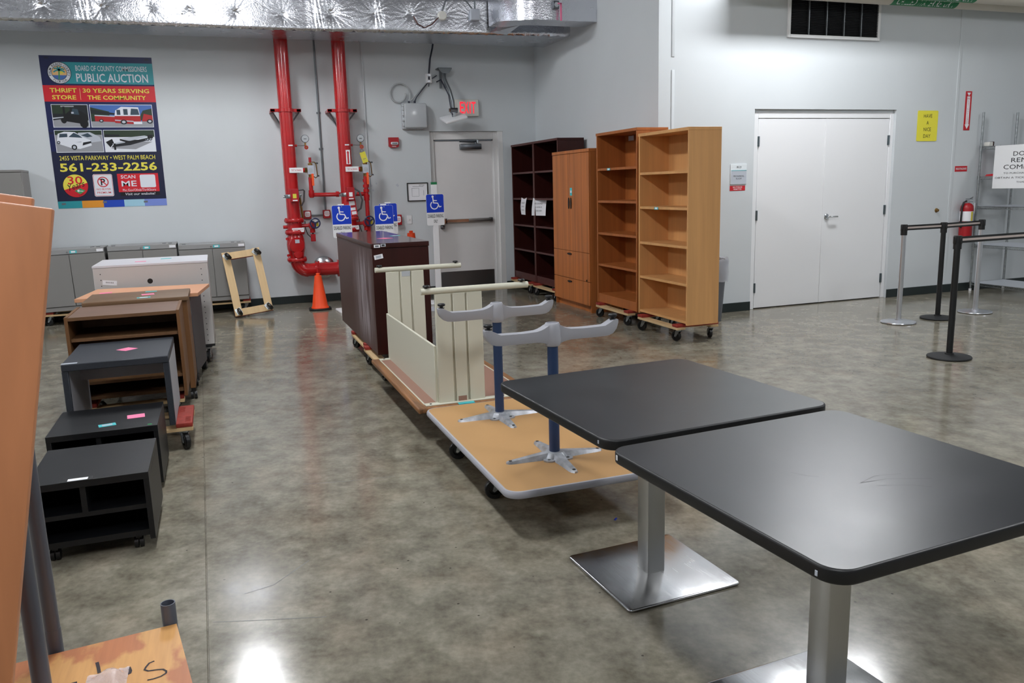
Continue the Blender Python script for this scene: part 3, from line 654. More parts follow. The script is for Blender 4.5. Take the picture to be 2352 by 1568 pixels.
pic(.482, .954, .48, .628, [('poster_white', R4(0, 1, 0, 1)), ('poster_foliage', R4(0, 1, .68, 1)), ('poster_dark', [(0, .7), (.3, .72), (.3, .8), (0, .82)]), ('poster_asphalt', [(.1, .15), (.6, .1), (.95, .45), (.5, .5)]), ('poster_dark', [(.12, .2), (.5, .3), (.9, .55), (.6, .55), (.2, .4)]), ('poster_silver', [(.3, .62), (.8, .75), (.9, .7), (.5, .5)]), ('poster_black', [(.3, .6), (.52, .48), (.9, .66), (.9, .6), (.5, .4), (.3, .52)]), ('poster_black', [(.02, .45), (.15, .6), (.18, .4), (.1, .2)]), ('poster_silver', [(.15, .38), (.4, .46), (.4, .42), (.15, .32)]), ('poster_black', R4(.17, .21, .08, .38)), ('poster_black', R4(.86, .97, .62, .78))]+wheel(.86, .56, .03, 2.2)+wheel(.92, .58, .03, 2.2))
for x, z in ((.05, .03), (.42, .035), (.8, .03), (.06, .985), (.45, .985), (.95, .985), (.02, .5), (.98, .34)):
    part('tape', poster, lambda b: (pm(b), b.poly([(x*PW-.02, z*PH-.012), (x*PW+.025, z*PH-.010), (x*PW+.024, z*PH+.012), (x*PW-.021, z*PH+.01)], 'ink_grey' if z < .1 else 'poster_navy_low', .0042)), False)

# ------------------------------------------------------------------ sprinkler riser assembly
RY0 = 10.95
ris = thing('sprinkler_riser', 'bright red fire sprinkler risers with valves and gauges on the back wall', 'pipes', (1.3, RY0, 0))
X1, X2, RR = .95-1.3, 1.66-1.3, .0858
def flange(b, x, z, r=.128, t=.022, y=0):
    b.lathe([(r*.72, z-t*1.3), (r*.95, z-t), (r, z-t*.6), (r, z+t*.6), (r*.95, z+t), (r*.72, z+t*1.3)], 'red_paint', 28, (x, y, 0))
    for k in range(8):
        a = math.pi*2*(k+.5)/8; b.cyl((x+r*.86*math.cos(a), y+r*.86*math.sin(a), z-t*1.5), (x+r*.86*math.cos(a), y+r*.86*math.sin(a), z+t*1.5), .011, 'red_paint', n=6)
for X in (X1, X2):
    part('riser_pipe', ris, lambda b: b.cyl((X, 0, .60), (X, 0, 4.6), RR, 'red_paint', n=32))
    def f(b):
        b.box(X-.19, X+.19, -.02, .02, 2.475, 2.515, 'red_paint', .004); b.lathe([(RR+.003, 2.47), (RR+.012, 2.475), (RR+.012, 2.515), (RR+.003, 2.52)], 'red_paint', 28, (X, 0, 0))
        for sx in (-1, 1):
            b.tube([(X+sx*.16, .02, 2.47), (X+sx*.03, .25, 2.29)], .012, 'pipe_grey', 6); b.box(X+sx*.16-.025, X+sx*.16+.025, -.02, .262, 2.48, 2.51, 'red_paint')
    part('pipe_bracket', ris, f)
    # gauge with its cock
    def f(b):
        b.cyl((X+RR-.01, 0, 2.06), (X+RR+.02, 0, 2.06), .016, 'red_paint', n=10); b.cyl((X+RR, 0, 2.06), (X+.21, 0, 2.06), .006, 'chrome', n=8)
        b.cyl((X+.212, 0, 2.03), (X+.212, 0, 2.1), .011, 'brass', n=8)
    g = part('pressure_gauge', ris, f)
    part('gauge_dial', g, lambda b: (b.lathe([(.05, .012), (.05, -.02), (.046, -.024)], 'pipe_grey', 24, (X+.212, 0, 2.145), 'y'), b.lathe([(.043, -.0245), (.001, -.025)], 'dial_white', 24, (X+.212, 0, 2.145), 'y'), b.box(X+.195, X+.23, -.0275, -.0255, 2.14, 2.146, 'ink')))
    part('gauge_cock', g, lambda b: (b.lathe([(.026, -.03), (.026, -.018), (.01, -.015)], 'red_paint', 8, (X+.22, 0, 2.035), 'y'), b.lathe([(.012, -.035), (.012, 0)], 'brass', 8, (X+.22, 0, 2.035), 'y')))
    # test and drain branch with ball valve
    zt = 1.75; xv = X+.255
    part('drain_pipe', ris, lambda b: (b.cyl((X+RR-.02, 0, zt), (xv-.04, 0, zt), .028, 'red_paint', n=14), b.cyl((X+RR-.01, 0, zt), (X+RR+.02, 0, zt), .035, 'red_paint', n=14)))
    def f(b):
        b.cyl((xv-.075, 0, zt), (xv-.03, 0, zt), .034, 'brass', n=6); b.cyl((xv, 0, zt-.1), (xv, 0, zt+.085), .03, 'brass', n=12); b.cyl((xv, 0, zt+.085), (xv, 0, zt+.12), .016, 'brass', n=8)
        b.box(xv-.042, xv+.042, -.05, .01, zt-.055, zt+.06, 'poster_silver', .004); b.stroke(arc(0, 0, .02, 90, 270, 10), .012, 'ink') if False else None
        b.cyl((xv-.005, -.056, zt), (xv-.005, -.049, zt), .026, 'dial_white', n=16)
        b.tube([(xv+.02, .0, zt+.1), (xv+.055, 0, zt+.1), (xv+.075, 0, zt+.07), (xv+.085, 0, zt-.08), (xv+.06, 0, zt-.1), (xv+.03, 0, zt-.08)], .007, 'brass', 6)
        b.cyl((xv+.07, 0, zt+.085), (xv+.1, 0, zt+.085), .01, 'steel_dark', n=6); b.cyl((xv+.075, 0, zt-.075), (xv+.105, 0, zt-.075), .01, 'steel_dark', n=6)
        b.cyl((xv, -.01, zt+.1), (xv, -.01, zt+.16), .018, 'red_plastic', n=8)
    v = part('drain_valve', ris, f)
    part('valve_lever', v, lambda b: b.box(xv-.002, xv+.028, -.064, -.056, zt-.20, zt-.045, 'orange_handle', .006))
    # test & drain placard
    def f(b):
        b.M = wallM(X+.065, -RR-.012, zt); b.box(-.085, .085, -.032, .032, -.002, .002, 'white_plastic', .001); b.text('TEST & DRAIN', 'red_sign', 0, 0, .022, .125, .003, .01)
    part('placard', ris, f, False)
    # flow switch strap and box
    part('pipe_strap', ris, lambda b: (b.lathe([(RR+.002, 1.4), (RR+.006, 1.405), (RR+.006, 1.445), (RR+.002, 1.45)], 'zinc', 28, (X, 0, 0)), b.cyl((X-.115, -.02, 1.42), (X+.115, -.02, 1.44), .014, 'zinc', n=8), b.box(X-.11, X+.11, -.035, -.005, 1.405, 1.445, 'zinc', .012)))
    part('flow_switch', ris, lambda b: (b.box(X-.035, X+.065, -RR-.105, -RR-.005, 1.355, 1.52, 'red_plastic', .006), b.box(X-.01, X+.035, -RR-.107, -RR-.104, 1.40, 1.455, 'tag_yellow' if X < 0 else 'white_plastic'), b.box(X-.015, X+.045, -RR-.107, -RR-.104, 1.365, 1.38, 'white_plastic')))
    # butterfly control valve
    part('valve_flange', ris, lambda b: flange(b, X, 1.117)); part('valve_flange', ris, lambda b: flange(b, X, .965))
    part('control_valve', ris, lambda b: (b.cyl((X, 0, .98), (X, 0, 1.10), .096, 'red_paint', n=28), b.cyl((X-.145, 0, 1.035), (X-.08, 0, 1.035), .022, 'red_paint', n=12), b.cyl((X+.08, 0, 1.045), (X+.2, -.01, 1.045), .023, 'red_paint', n=12), b.box(X+.18, X+.265, -.05, .04, 1.0, 1.085, 'red_paint', .015, 2), b.cyl((X+.225, 0, .95), (X+.225, 0, 1.0), .034, 'red_paint', n=14)))
    def f(b):
        c = (X+.255, -.075, 1.072); n = 28
        R = [];
        for i in range(n+1):
            a = 2*math.pi*i/n; R.append((c[0]+.062*math.cos(a), c[1], c[2]+.062*math.sin(a)))
        b.tube(R, .0095, 'blue_wheel', 8, caps=False)
        for k in range(3):
            a = 2*math.pi*k/3+.5; b.tube([c, (c[0]+.06*math.cos(a), c[1], c[2]+.06*math.sin(a))], .011, 'blue_wheel', 6)
        b.cyl((c[0], c[1]-.012, c[2]), (c[0], c[1]+.06, c[2]), .016, 'blue_wheel', n=12)
    hw = part('hand_wheel', ris, f)
    part('position_flag', hw, lambda b: (b.box(X+.27, X+.3, -.06, -.045, 1.03, 1.09, 'yellow'), b.box(X+.215, X+.245, -.06, -.045, 1.05, 1.1, 'red_plastic'), b.box(X+.225, X+.255, -.06, -.045, 1.02, 1.05, 'red_plastic')))
    def f(b):
        b.M = wallM(X+.03, -.105, .995); b.box(-.075, .075, -.027, .027, -.002, .002, 'white_plastic', .001); b.text('CONTROL VALVE', 'red_sign', 0, .003, .018, .12, .003, .01)
    part('placard', ris, f, False)
    part('tamper_switch', ris, lambda b: (b.box(X+.195, X+.255, -.03, .03, .835, .93, 'red_plastic', .004), b.cyl((X+.225, 0, .93), (X+.225, 0, .955), .012, 'black', n=8)))
    part('alarm_wire', ris, lambda b: b.tube([(X+.14, .05, 1.1), (X+.14, .04, 1.0), (X+.16, .02, .93), (X+.2, 0, .885)], .006, 'black', 6))
    # swing check valve
    def f(b):
        b.lathe([(.09, .945), (.1, .92), (.112, .87), (.118, .81), (.115, .75), (.1, .70), (.092, .65), (.09, .615)], 'red_paint', 28, (X, 0, 0), cap0=False, cap1=False)
        b.lathe([(.098, -.02), (.1, -.115), (.09, -.128), (.001, -.132)], 'red_paint', 28, (X, 0, .8), 'y'); b.lathe([(.06, 0), (.06, -.115), (.045, -.13), (.001, -.133)], 'red_paint', 20, (X+.01, 0, .68), 'y')
        for zz in (.885, .67): b.cyl((X-.1, -.03, zz), (X-.115, -.05, zz), .018, 'red_paint', n=8)
        b.box(X-.02, X+.035, -.136, -.130, .83, .875, 'poster_silver')
    part('check_valve', ris, f); part('valve_flange', ris, lambda b: flange(b, X, .61))
# header along the wall
def f(b):
    zc = .465; pts = [(X1, 0, .60)]+[(X1+.13-.13*math.cos(math.radians(a)), 0, .60-.005-(.13)*math.sin(math.radians(a))) for a in range(10, 91, 10)]
    b.tube(pts, .092, 'red_paint', 24); zc = pts[-1][2]
    b.cyl((X1+.12, 0, zc), (X2-.12, 0, zc), .086, 'red_paint', n=28)
    pts = [(X2-.13+.13*math.sin(math.radians(a)), 0, zc+.13-.13*math.cos(math.radians(a))) for a in range(0, 91, 10)]; b.tube(pts+[(X2, 0, .60)], .092, 'red_paint', 24)
    for x in (X1+.25, X1+.54):
        b.lathe([(.09, x-.03), (.112, x-.028), (.112, x-.010), (.1, x-.006), (.1, x+.006), (.112, x+.010), (.112, x+.028), (.09, x+.03)], 'red_paint', 28, (0, 0, zc), 'x')
        b.box(x-.03, x+.03, -.12, -.085, zc-.06, zc+.02, 'red_paint', .008); b.cyl((x-.012, -.125, zc-.055), (x-.012, -.125, zc+.03), .012, 'red_paint', n=8)
    b.cyl((X1+.37, 0, zc), (X1+.37, .26, zc), .09, 'red_paint', n=24)
part('header_pipe', ris, f)
part('escutcheon', ris, lambda b: b.lathe([(.15, .262), (.145, .24), (.1, .22)], 'chrome', 28, (X1+.37, 0, .468), 'y'))
# drain collection pipes
def f(b):
    z = 1.435
    b.cyl((X1+.245, 0, 1.66), (X1+.245, 0, z), .026, 'red_paint', n=14); b.lathe([(.036, z+.02), (.036, z+.06)], 'red_paint', 14, (X1+.245, 0, 0)); b.lathe([(.001, z-.042), (.025, z-.036), (.038, z-.015), (.04, z+.02)], 'red_paint', 16, (X1+.245, 0, 0))
    b.cyl((X1+.245, 0, z), (X2+.23, .05, z-.008), .027, 'red_paint', n=14); b.cyl((X1+.56, .02, z), (X1+.60, .02, z), .037, 'red_paint', n=14)
    b.cyl((X2+.25, 0, 1.66), (X2+.25, 0, .25), .028, 'red_paint', n=14)
    for zz, r in ((1.60, .04), (1.53, .042), (1.47, .04), (1.40, .04), (1.36, .037)): b.cyl((X2+.25, 0, zz-.02), (X2+.25, 0, zz+.02), r, 'red_paint', n=14)
part('drain_collector', ris, f)
part('flow_arrow_sticker', ris, lambda b: (setattr(b, 'M', wallM(X2+.025, -RR-.003, 1.905)), b.box(-.026, .026, -.09, .09, -.002, .001, 'white_plastic'), b.poly([(-.01, -.085), (.01, -.085), (.01, .05), (.018, .05), (0, .082), (-.018, .05), (-.01, .05)], 'red_sign', .002)), False)
for X in (X1, X2): part('pipe_label', ris, lambda b: (setattr(b, 'M', wallM(X+.02, -RR-.002, 2.06)), b.box(-.027, .027, -.007, .007, -.002, .001, 'white_plastic')), False)
part('inspection_tag', ris, lambda b: (setattr(b, 'M', wallM(X2+.235, -.06, 1.90) @ RZ(.28)), b.box(-.037, .037, -.07, .07, -.001, .001, 'tag_yellow'), b.stroke(arc(0, .085, .02, 0, 360, 12), .004, 'black', .001), b.stroke([(-.02, -.02), (.02, -.02)], .006, 'ink_grey', .0015), b.poly(circle(0, .02, .018), 'yellow', .0015)), False)
part('hanging_notice', ris, lambda b: (setattr(b, 'M', wallM(X2+.03, -.1, 1.255) @ RZ(.08)), b.box(-.06, .06, -.105, .105, -.001, .001, 'red_sign'), b.box(-.03, .045, .03, .085, .001, .002, 'paper'), b.box(-.03, .045, -.035, .0, .001, .002, 'paper'), b.box(-.01, .05, -.09, -.05, .001, .002, 'paper')), False)
part('flow_switch_conduit', ris, lambda b: b.tube([(X1+.07, -.12, 1.5), (X1+.13, -.1, 1.505), (X1+.15, -.06, 1.49), (X1+.14, -.02, 1.36), (X1+.11, .02, 1.3)], .011, 'pipe_grey', 8))
part('flow_switch_conduit', ris, lambda b: b.tube([(X2+.08, -.12, 1.5), (X2+.14, -.1, 1.46), (X2+.18, -.06, 1.35), (X2+.16, -.02, 1.24), (X2+.11, .02, 1.2)], .012, 'pipe_grey', 8))
part('brass_fitting', ris, lambda b: b.tube([(X1+.1, .1, 1.42), (X1+.125, .1, 1.1)], .014, 'brass', 8))

# ------------------------------------------------------------------ back wall fittings
def fit(name, label, cat, fn, smooth=True, group=None):
    b = MB(); fn(b); o = b.build(name, None, smooth); return tag(o, label, cat, group)
fit('conduit', 'thin grey conduit between the two red risers', 'conduit', lambda b: (b.cyl((1.39, YB-.02, 1.23), (1.39, YB-.02, 5.0), .012, 'pipe_grey', n=10), b.box(1.36, 1.42, YB-.012, YB, 2.48, 2.5, 'pipe_grey'), b.box(1.36, 1.42, YB-.012, YB, 2.02, 2.04, 'pipe_grey')))
fit('conduit', 'painted conduit right of the right red riser', 'conduit', lambda b: b.cyl((2.0, YB-.012, .1), (2.0, YB-.012, 5.0), .012, 'wall', n=10))
def jbox(x, z, w, h, label):
    t = thing('junction_box', label, 'junction box', (x, YB, z))
    part('box', t, lambda b: b.box(-w/2, w/2, -.06, 0, -h/2, h/2, 'red_plastic', .005))
    part('notice', t, lambda b: (setattr(b, 'M', wallM(0, -.061, .005)), b.poly([(-w*.36, -h*.18), (-w*.2, -h*.3), (w*.2, -h*.3), (w*.36, -h*.18), (w*.36, h*.22), (w*.25, h*.34), (-w*.25, h*.34), (-w*.36, h*.22)], 'paper', .001), b.box(-w*.28, w*.28, -h*.1, -h*.06, .001, .002, 'red_sign'), b.box(-w*.28, w*.28, h*.06, h*.1, .001, .002, 'red_sign')), False)
    return t
jbox(1.147, 1.176, .095, .11, 'red junction box nearest the left riser hand wheel'); jbox(1.40, 1.176, .095, .11, 'red junction box at the foot of the grey conduit'); jbox(2.36, 1.06, .11, .14, 'red box half hidden behind the blue sign next to the light switch')
fit('conduit', 'short grey conduit joining two red junction boxes', 'conduit', lambda b: b.cyl((1.195, YB-.025, 1.165), (1.352, YB-.025, 1.165), .011, 'pipe_grey', n=10))
# electrical enclosure with cable coil
t = thing('equipment_box', 'grey plastic enclosure on the wall beside the exit sign', 'box', (2.657, YB, 2.275))
part('box', t, lambda b: b.box(-.165, .165, -.1, 0, 0, .34, 'box_grey', .012, 2))
part('lid', t, lambda b: b.box(-.145, .165, -.135, -.1, .01, .335, 'box_grey', .018, 3))
part('latch_strip', t, lambda b: [b.box(-.17, -.145, -.12, -.06, z, z+.03, 'box_grey', .004) for z in (.03, .1, .17, .24, .29)])
part('cable_gland', t, lambda b: (b.cyl((-.06, -.05, .34), (-.06, -.05, .37), .014, 'cable_dark', n=10), b.cyl((.02, -.05, .34), (.02, -.05, .37), .014, 'cable_dark', n=10)))
part('cable_coil', t, lambda b: (b.tube([(-.155+.122*math.cos(a)-.003*i, -.03-.002*(i % 3), .475+.122*math.sin(a)) for i, a in enumerate([2*math.pi*k/20 for k in range(21)])], .011, 'cable_grey', 8), b.tube([(-.03, -.03, .47), (-.035, -.035, .41), (-.06, -.05, .36)], .01, 'cable_grey', 8)))
part('cable', t, lambda b: (b.tube([(-.055, -.05, .36), (0, -.04, .40), (.12, -.03, .53), (.26, -.03, .67), (.34, -.03, .72)], .009, 'cable_grey', 8), b.tube([(.02, -.05, .36), (.05, -.04, .42), (.15, -.028, .535), (.27, -.025, .665), (.35, -.04, .71)], .006, 'cable_dark', 8)))
t = thing('wall_outlet_box', 'small white outlet box above the grey enclosure', 'outlet', (2.893, YB, 2.887))
part('box', t, lambda b: b.box(-.04, .04, -.05, 0, 0, .12, 'white_plastic', .005)); part('plate', t, lambda b: (b.box(-.022, .022, -.055, -.05, .012, .028, 'chrome'), b.box(-.022, .022, -.055, -.05, .09, .106, 'chrome'), b.box(-.012, .012, -.056, -.05, .04, .08, 'cable_dark')))
part('power_cord', t, lambda b: (b.tube([(.0, -.04, .12), (.02, -.045, .3), (.06, -.05, .45), (.09, -.05, .62)], .007, 'cable_dark', 6), b.tube([(.01, -.04, .12), (.035, -.05, .32), (.07, -.055, .45), (.1, -.055, .62)], .006, 'cable_dark', 6), b.tube([(.0, -.04, 0), (-.005, -.035, -.05)], .006, 'cable_dark', 6)))
t = thing('antenna', 'white flat panel antenna on a bent grey arm beside the exit sign', 'antenna', (3.1, YB, 2.4))
part('wall_bracket', t, lambda b: (b.box(-.1, .09, -.16, 0, .66, .675, 'pipe_grey', .003), b.prism([(-.1, .66), (.09, .66), (.045, .60), (-.05, .60)], -.165, -.15, 'pipe_grey', 'xz'), b.box(-.05, -.03, -.06, 0, .42, .66, 'pipe_grey'), b.box(.02, .04, -.03, 0, .42, .66, 'pipe_grey')))
part('arm', t, lambda b: b.tube([(-.03, -.12, .62), (-.015, -.18, .5), (.02, -.26, .36), (.045, -.3, .22), (.05, -.3, .1)], .022, 'pipe_grey', 12))
part('cable', t, lambda b: b.tube([(-.1, -.04, .5), (-.06, -.12, .52), (-.035, -.2, .42), (0, -.27, .3), (.01, -.3, .16), (.03, -.3, .05), (.04, -.29, .01)], .009, 'cable_dark', 8))
part('clamp', t, lambda b: (b.cyl((.0, -.31, .1), (.1, -.31, .1), .035, 'steel_dark', n=14), b.cyl((-.02, -.31, .1), (.0, -.31, .1), .028, 'chrome', n=8), b.box(.03, .07, -.33, -.27, .02, .1, 'chrome', .004)))
def f(b):
    b.M = T((.06, -.30, .01)) @ RY(-.24) @ RX(.30); b.slab(-.17, .14, -.15, .15, -.02, .01, .02, 'white_plastic', .006)
part('panel', t, f)
t = thing('exit_sign', 'beige exit sign with glowing red letters above the door', 'sign', (3.417, YB, 2.445))
part('housing', t, lambda b: b.box(-.173, .173, -.05, 0, 0, .23, 'offwhite', .006))
def f(b):
    b.M = wallM(.02, -.052, .117)
    for s, cx, w in (('E', -.095, .055), ('X', -.03, .065), ('I', .025, .014), ('T', .075, .06)): b.text(s, 'exit_red', cx, 0, .155, w, .001, .02)
part('letters', t, f, False)
t = thing('fire_alarm', 'red fire alarm strobe on the wall left of the exit door', 'alarm', (2.363, YB, 2.031))
part('body', t, lambda b: b.prism([(-.068, .137), (-.068, .02), (-.045, .004), (0, 0), (.045, .004), (.068, .02), (.068, .137)], -.05, 0, 'red_plastic', 'xz'))
part('strobe_lens', t, lambda b: (b.box(-.045, .055, -.075, -.05, .04, .075, 'strobe', .008), b.box(-.03, .04, -.077, -.073, .05, .066, 'steel_dark')))
part('lettering', t, lambda b: (setattr(b, 'M', wallM(.0, -.0515, .018)), b.text('FIRE', 'paper', 0, 0, .016, .06, 0)), False)
t = thing('framed_plan', 'black framed evacuation plan beside the exit door', 'picture', (2.668, YB, 1.305))
def f(b):
    for q in ((-.148, -.136, 0, .253), (.136, .148, 0, .253), (-.136, .136, 0, .012), (-.136, .136, .241, .253)): b.box(q[0], q[1], -.02, 0, q[2], q[3], 'black', .002)
part('frame', t, f)
part('print', t, lambda b: (b.box(-.136, .136, -.006, 0, .012, .241, 'paper'), setattr(b, 'M', wallM(0, -.0065, .127)), [b.stroke(s, .004, 'ink_grey', .0005) for s in ([(-.07, .075), (.085, .07)], [(-.08, .05), (.02, .05), (.02, -.06), (-.08, -.06), (-.08, .05)], [(.085, .02), (.085, -.05)])], b.text('EXIT PLAN', 'ink', .06, .088, .014, .07, .0005)), False)
t = thing('light_switch', 'white light switch plate on the wall by the exit door', 'switch', (2.533, YB, .995))
part('plate', t, lambda b: b.box(-.036, .036, -.008, 0, 0, .12, 'white_plastic', .003)); part('toggle', t, lambda b: b.box(-.006, .012, -.018, -.008, .05, .07, 'offwhite', .002))

# ------------------------------------------------------------------ door wall fittings
t = thing('wall_sign', 'yellow have a nice day sign right of the double door', 'sign', (8.125, YD, 1.865))
part('plate', t, lambda b: (setattr(b, 'M', wallM(0, -.003, .178)), b.slab(-.158, .158, -.178, .178, 0, .003, .015, 'yellow_sign')))
for s, y, w in (('HAVE', .115, .13), ('A', .037, .032), ('NICE', -.04, .115), ('DAY', -.118, .11)):
    part('lettering', t, lambda b: (setattr(b, 'M', wallM(0, -.0065, .178)), b.text(s, 'ink', 0, y, .042, w, .0005)), False)
t = thing('arrow_sign', 'narrow red and white fire extinguisher arrow sign on the wall', 'sign', (8.752, YD, 1.989))
part('plate', t, lambda b: b.box(-.05, .05, -.004, 0, 0, .462, 'red_sign', .001))
def f(b):
    b.M = wallM(0, -.0045, 0); b.poly([(-.024, .4), (.024, .4), (.024, .07), (.036, .07), (0, .015), (-.036, .07), (-.024, .07)], 'paper', .0005)
    b.poly([(-.03, .445), (.03, .445), (0, .405)], 'paper', .0005)
part('arrow', t, f, False)
def f(b):
    b.M = wallM(0, -.0045, 0); b.text('FIRE', 'red_sign', 0, .375, .022, .04, .001, .01)
    for i, ch in enumerate('EXTINGUISHER'): b.text(ch, 'red_sign', 0, .345-.0235*i, .018, None, .001)
part('lettering', t, f, False)
t = thing('wall_sign', 'small red fire extinguisher label above the extinguisher', 'sign', (8.715, YD, 1.494))
part('plate', t, lambda b: b.box(-.1, .1, -.003, 0, 0, .068, 'red_sign', .001)); part('lettering', t, lambda b: (setattr(b, 'M', wallM(0, -.0035, .034)), b.text('FIRE EXTINGUISHER', 'paper', 0, 0, .024, .17, .0005, .01)), False)
t = thing('room_sign', 'glass mechanical room number sign left of the double door', 'sign', (5.462, YD, 1.423))
part('plate', t, lambda b: (b.box(-.105, .105, -.012, 0, 0, .22, 'glass_clear', .002), b.box(-.1, .1, -.0135, -.012, .003, .145, 'poster_silver'), b.box(-.1, .1, -.0135, -.012, .147, .153, 'poster_teal')))
for q in (('1E-21', .188, .022, .06), ('MECHANICAL', .09, .018, .14), ('ROOM', .062, .018, .07)): part('lettering', t, lambda b: (setattr(b, 'M', wallM(0, -.014, 0)), b.text(q[0], 'ink', 0, q[1], q[2], q[3], .0005)), False)
t = thing('wall_sign', 'small red no storage permitted sign under the room sign', 'sign', (5.456, YD, 1.354))
part('plate', t, lambda b: b.box(-.1, .1, -.003, 0, 0, .055, 'red_sign', .001)); part('lettering', t, lambda b: (setattr(b, 'M', wallM(0, -.0035, .028)), b.text('NO STORAGE', 'paper', 0, .011, .014, .12, .0005, .01), b.text('PERMITTED', 'paper', 0, -.011, .014, .105, .0005, .01)), False)
fit('wall_plug', 'round brass plug on the wall right of the double door', 'plug', lambda b: (b.lathe([(.026, 0), (.026, -.006), (.016, -.012), (.016, -.03), (.001, -.032)], 'brass', 16, (8.363, YD, 1.034), 'y')))
t = thing('vent_grille', 'dark louvred vent grille high on the wall above the double door', 'vent', (6.68, YD, 2.985))
def f(b):
    for q in ((-.635, -.6, 0, .8), (.6, .635, 0, .8), (-.6, .6, 0, .035), (-.6, .6, .765, .8)): b.box(q[0], q[1], -.025, 0, q[2], q[3], 'white_paint', .003)
    b.box(-.6, .6, -.003, 0, .035, .765, 'black')
part('frame', t, f)
def f(b):
    for i in range(42):
        z = .045+i*.0175; b.add([(-.6, -.022, z), (.6, -.022, z), (.6, -.006, z+.012), (-.6, -.006, z+.012)], [(0, 1, 2, 3)], 'grille_dark')
part('louvres', t, f, False)
for x in (-.36, -.12, .12, .36): part('mullion', t, lambda b: b.box(x-.006, x+.006, -.027, -.004, .035, .765, 'pipe_grey', .001))
# insulated pipes crossing in front of the door wall
def ins_pipe(label, y, z, x0, lx, ltxt):
    t = thing('insulated_pipe', label, 'pipe', (0, y, z)); r = .1
    part('insulation', t, lambda b: b.cyl((x0, 0, 0), (12.95, 0, 0), r, 'pipe_insulation', n=32))
    part('hanger', t, lambda b: [(b.lathe([(r+.002, x-.02), (r+.005, x-.018), (r+.005, x+.018), (r+.002, x+.02)], 'zinc', 24, (0, 0, 0), 'x'), b.cyl((x, 0, r), (x, 0, 5.2-z), .006, 'zinc', n=6)) for x in (x0+.5, 10.6)])
    def wrap(p, rr=r+.0025): a = -math.pi/2-.75-p[1]/r; return (p[0], rr*math.cos(a), rr*math.sin(a))
    def f(b):
        n = 14; vs = []
        for i in range(n+1):
            for x in (lx-.47, lx+.47): vs.append(wrap((x, -.075+.15*i/n, 0), r+.0012))
        b.add(vs, [(2*i, 2*i+1, 2*i+3, 2*i+2) for i in range(n)], 'green_band')
        b.text(ltxt, 'paper', lx, 0, .085, .82, 0, .01, fn=wrap)
    part('pipe_label', t, f, False); return t
ins_pipe('cream insulated pipe with green chilled water label nearest the wall', 7.52, 3.434, 5.3, 7.71, 'CHILLED WATER RETURN')
ins_pipe('cream insulated pipe at the top edge in front of the labelled pipe', 7.27, 3.444, 5.3, 7.72, 'CHILLED WATER RETURN')
# fire extinguisher
t = thing('fire_extinguisher', 'red fire extinguisher hanging on the wall by the wire rack', 'extinguisher', (8.757, YD-.095, .68))
part('cylinder', t, lambda b: b.lathe([(.06, 0), (.073, .01), (.075, .05), (.075, .36), (.07, .395), (.05, .42), (.025, .432)], 'red_plastic', 24))
part('label', t, lambda b: (b.lathe([(.0765, .21), (.0765, .33)], 'paper', 24, cap0=False, cap1=False), setattr(b, 'M', wallM(0, -.0775, .27)), b.box(-.012, .012, -.055, .055, 0, .001, 'yellow')))
part('bracket_strap', t, lambda b: b.lathe([(.077, .15), (.077, .2)], 'red_plastic', 24, cap0=False, cap1=False))
part('valve_head', t, lambda b: (b.cyl((0, 0, .43), (0, 0, .47), .02, 'chrome', n=12), b.box(-.02, .075, -.012, .012, .475, .482, 'steel_dark'), b.box(-.01, .08, -.012, .012, .44, .446, 'steel_dark'), b.tube([(.04, 0, .482), (.085, 0, .5)], .006, 'chrome', 6)))
part('hose', t, lambda b: b.tube([(-.02, 0, .455), (-.07, -.01, .44), (-.095, -.01, .38), (-.098, -.01, .2), (-.092, -.01, .13)], .011, 'black', 10))
part('paper_tag', t, lambda b: b.box(.078, .1, -.03, -.029, .3, .43, 'paper'))

# ------------------------------------------------------------------ furniture dollies
_dolly_mesh = {}
def caster_parts(kind='dolly', R=.049):
    key = ('caster', kind, R)
    if key in _dolly_mesh: return _dolly_mesh[key]
    b = MB(); h = .115 if kind == 'dolly' else R*2+.03; oy = R*.55
    b.box(-.034, .034, -.04, .04, h-.004, h, 'zinc', .001); b.cyl((0, 0, h-.018), (0, 0, h-.004), .024, 'zinc', n=14)
    for s in (-1, 1):
        b.prism([(-.022, h-.016), (.022, h-.016), (oy+.011, R-.006), (oy+.002, R-.012), (oy-.011, R-.004)], s*.019-.0015, s*.019+.0015, 'zinc', 'yz')
    b.cyl((-.024, oy, R), (.024, oy, R), .006, 'chrome', n=8)
    fork = b.build('caster', None); w = MB()
    w.lathe([(R*.55, -.0155), (R*.9, -.0155), (R, -.010), (R, .010), (R*.9, .0155), (R*.55, .0155), (R*.5, .010), (.008, .012), (.008, -.012), (R*.5, -.010)], 'wheel_black', 24, (0, oy, R), 'x', False, False)
    wheel_o = w.build('wheel', None); res = (fork.data, wheel_o.data)
    bpy.data.objects.remove(fork); bpy.data.objects.remove(wheel_o); _dolly_mesh[key] = res; return res
def add_caster(parent, x, y, z, swivel, kind='dolly', R=.049):
    fm, wm = caster_parts(kind, R); c = link('caster', fm, parent); c.location = (x, y, z); c.rotation_euler = (0, 0, swivel); link('wheel', wm, c); return c
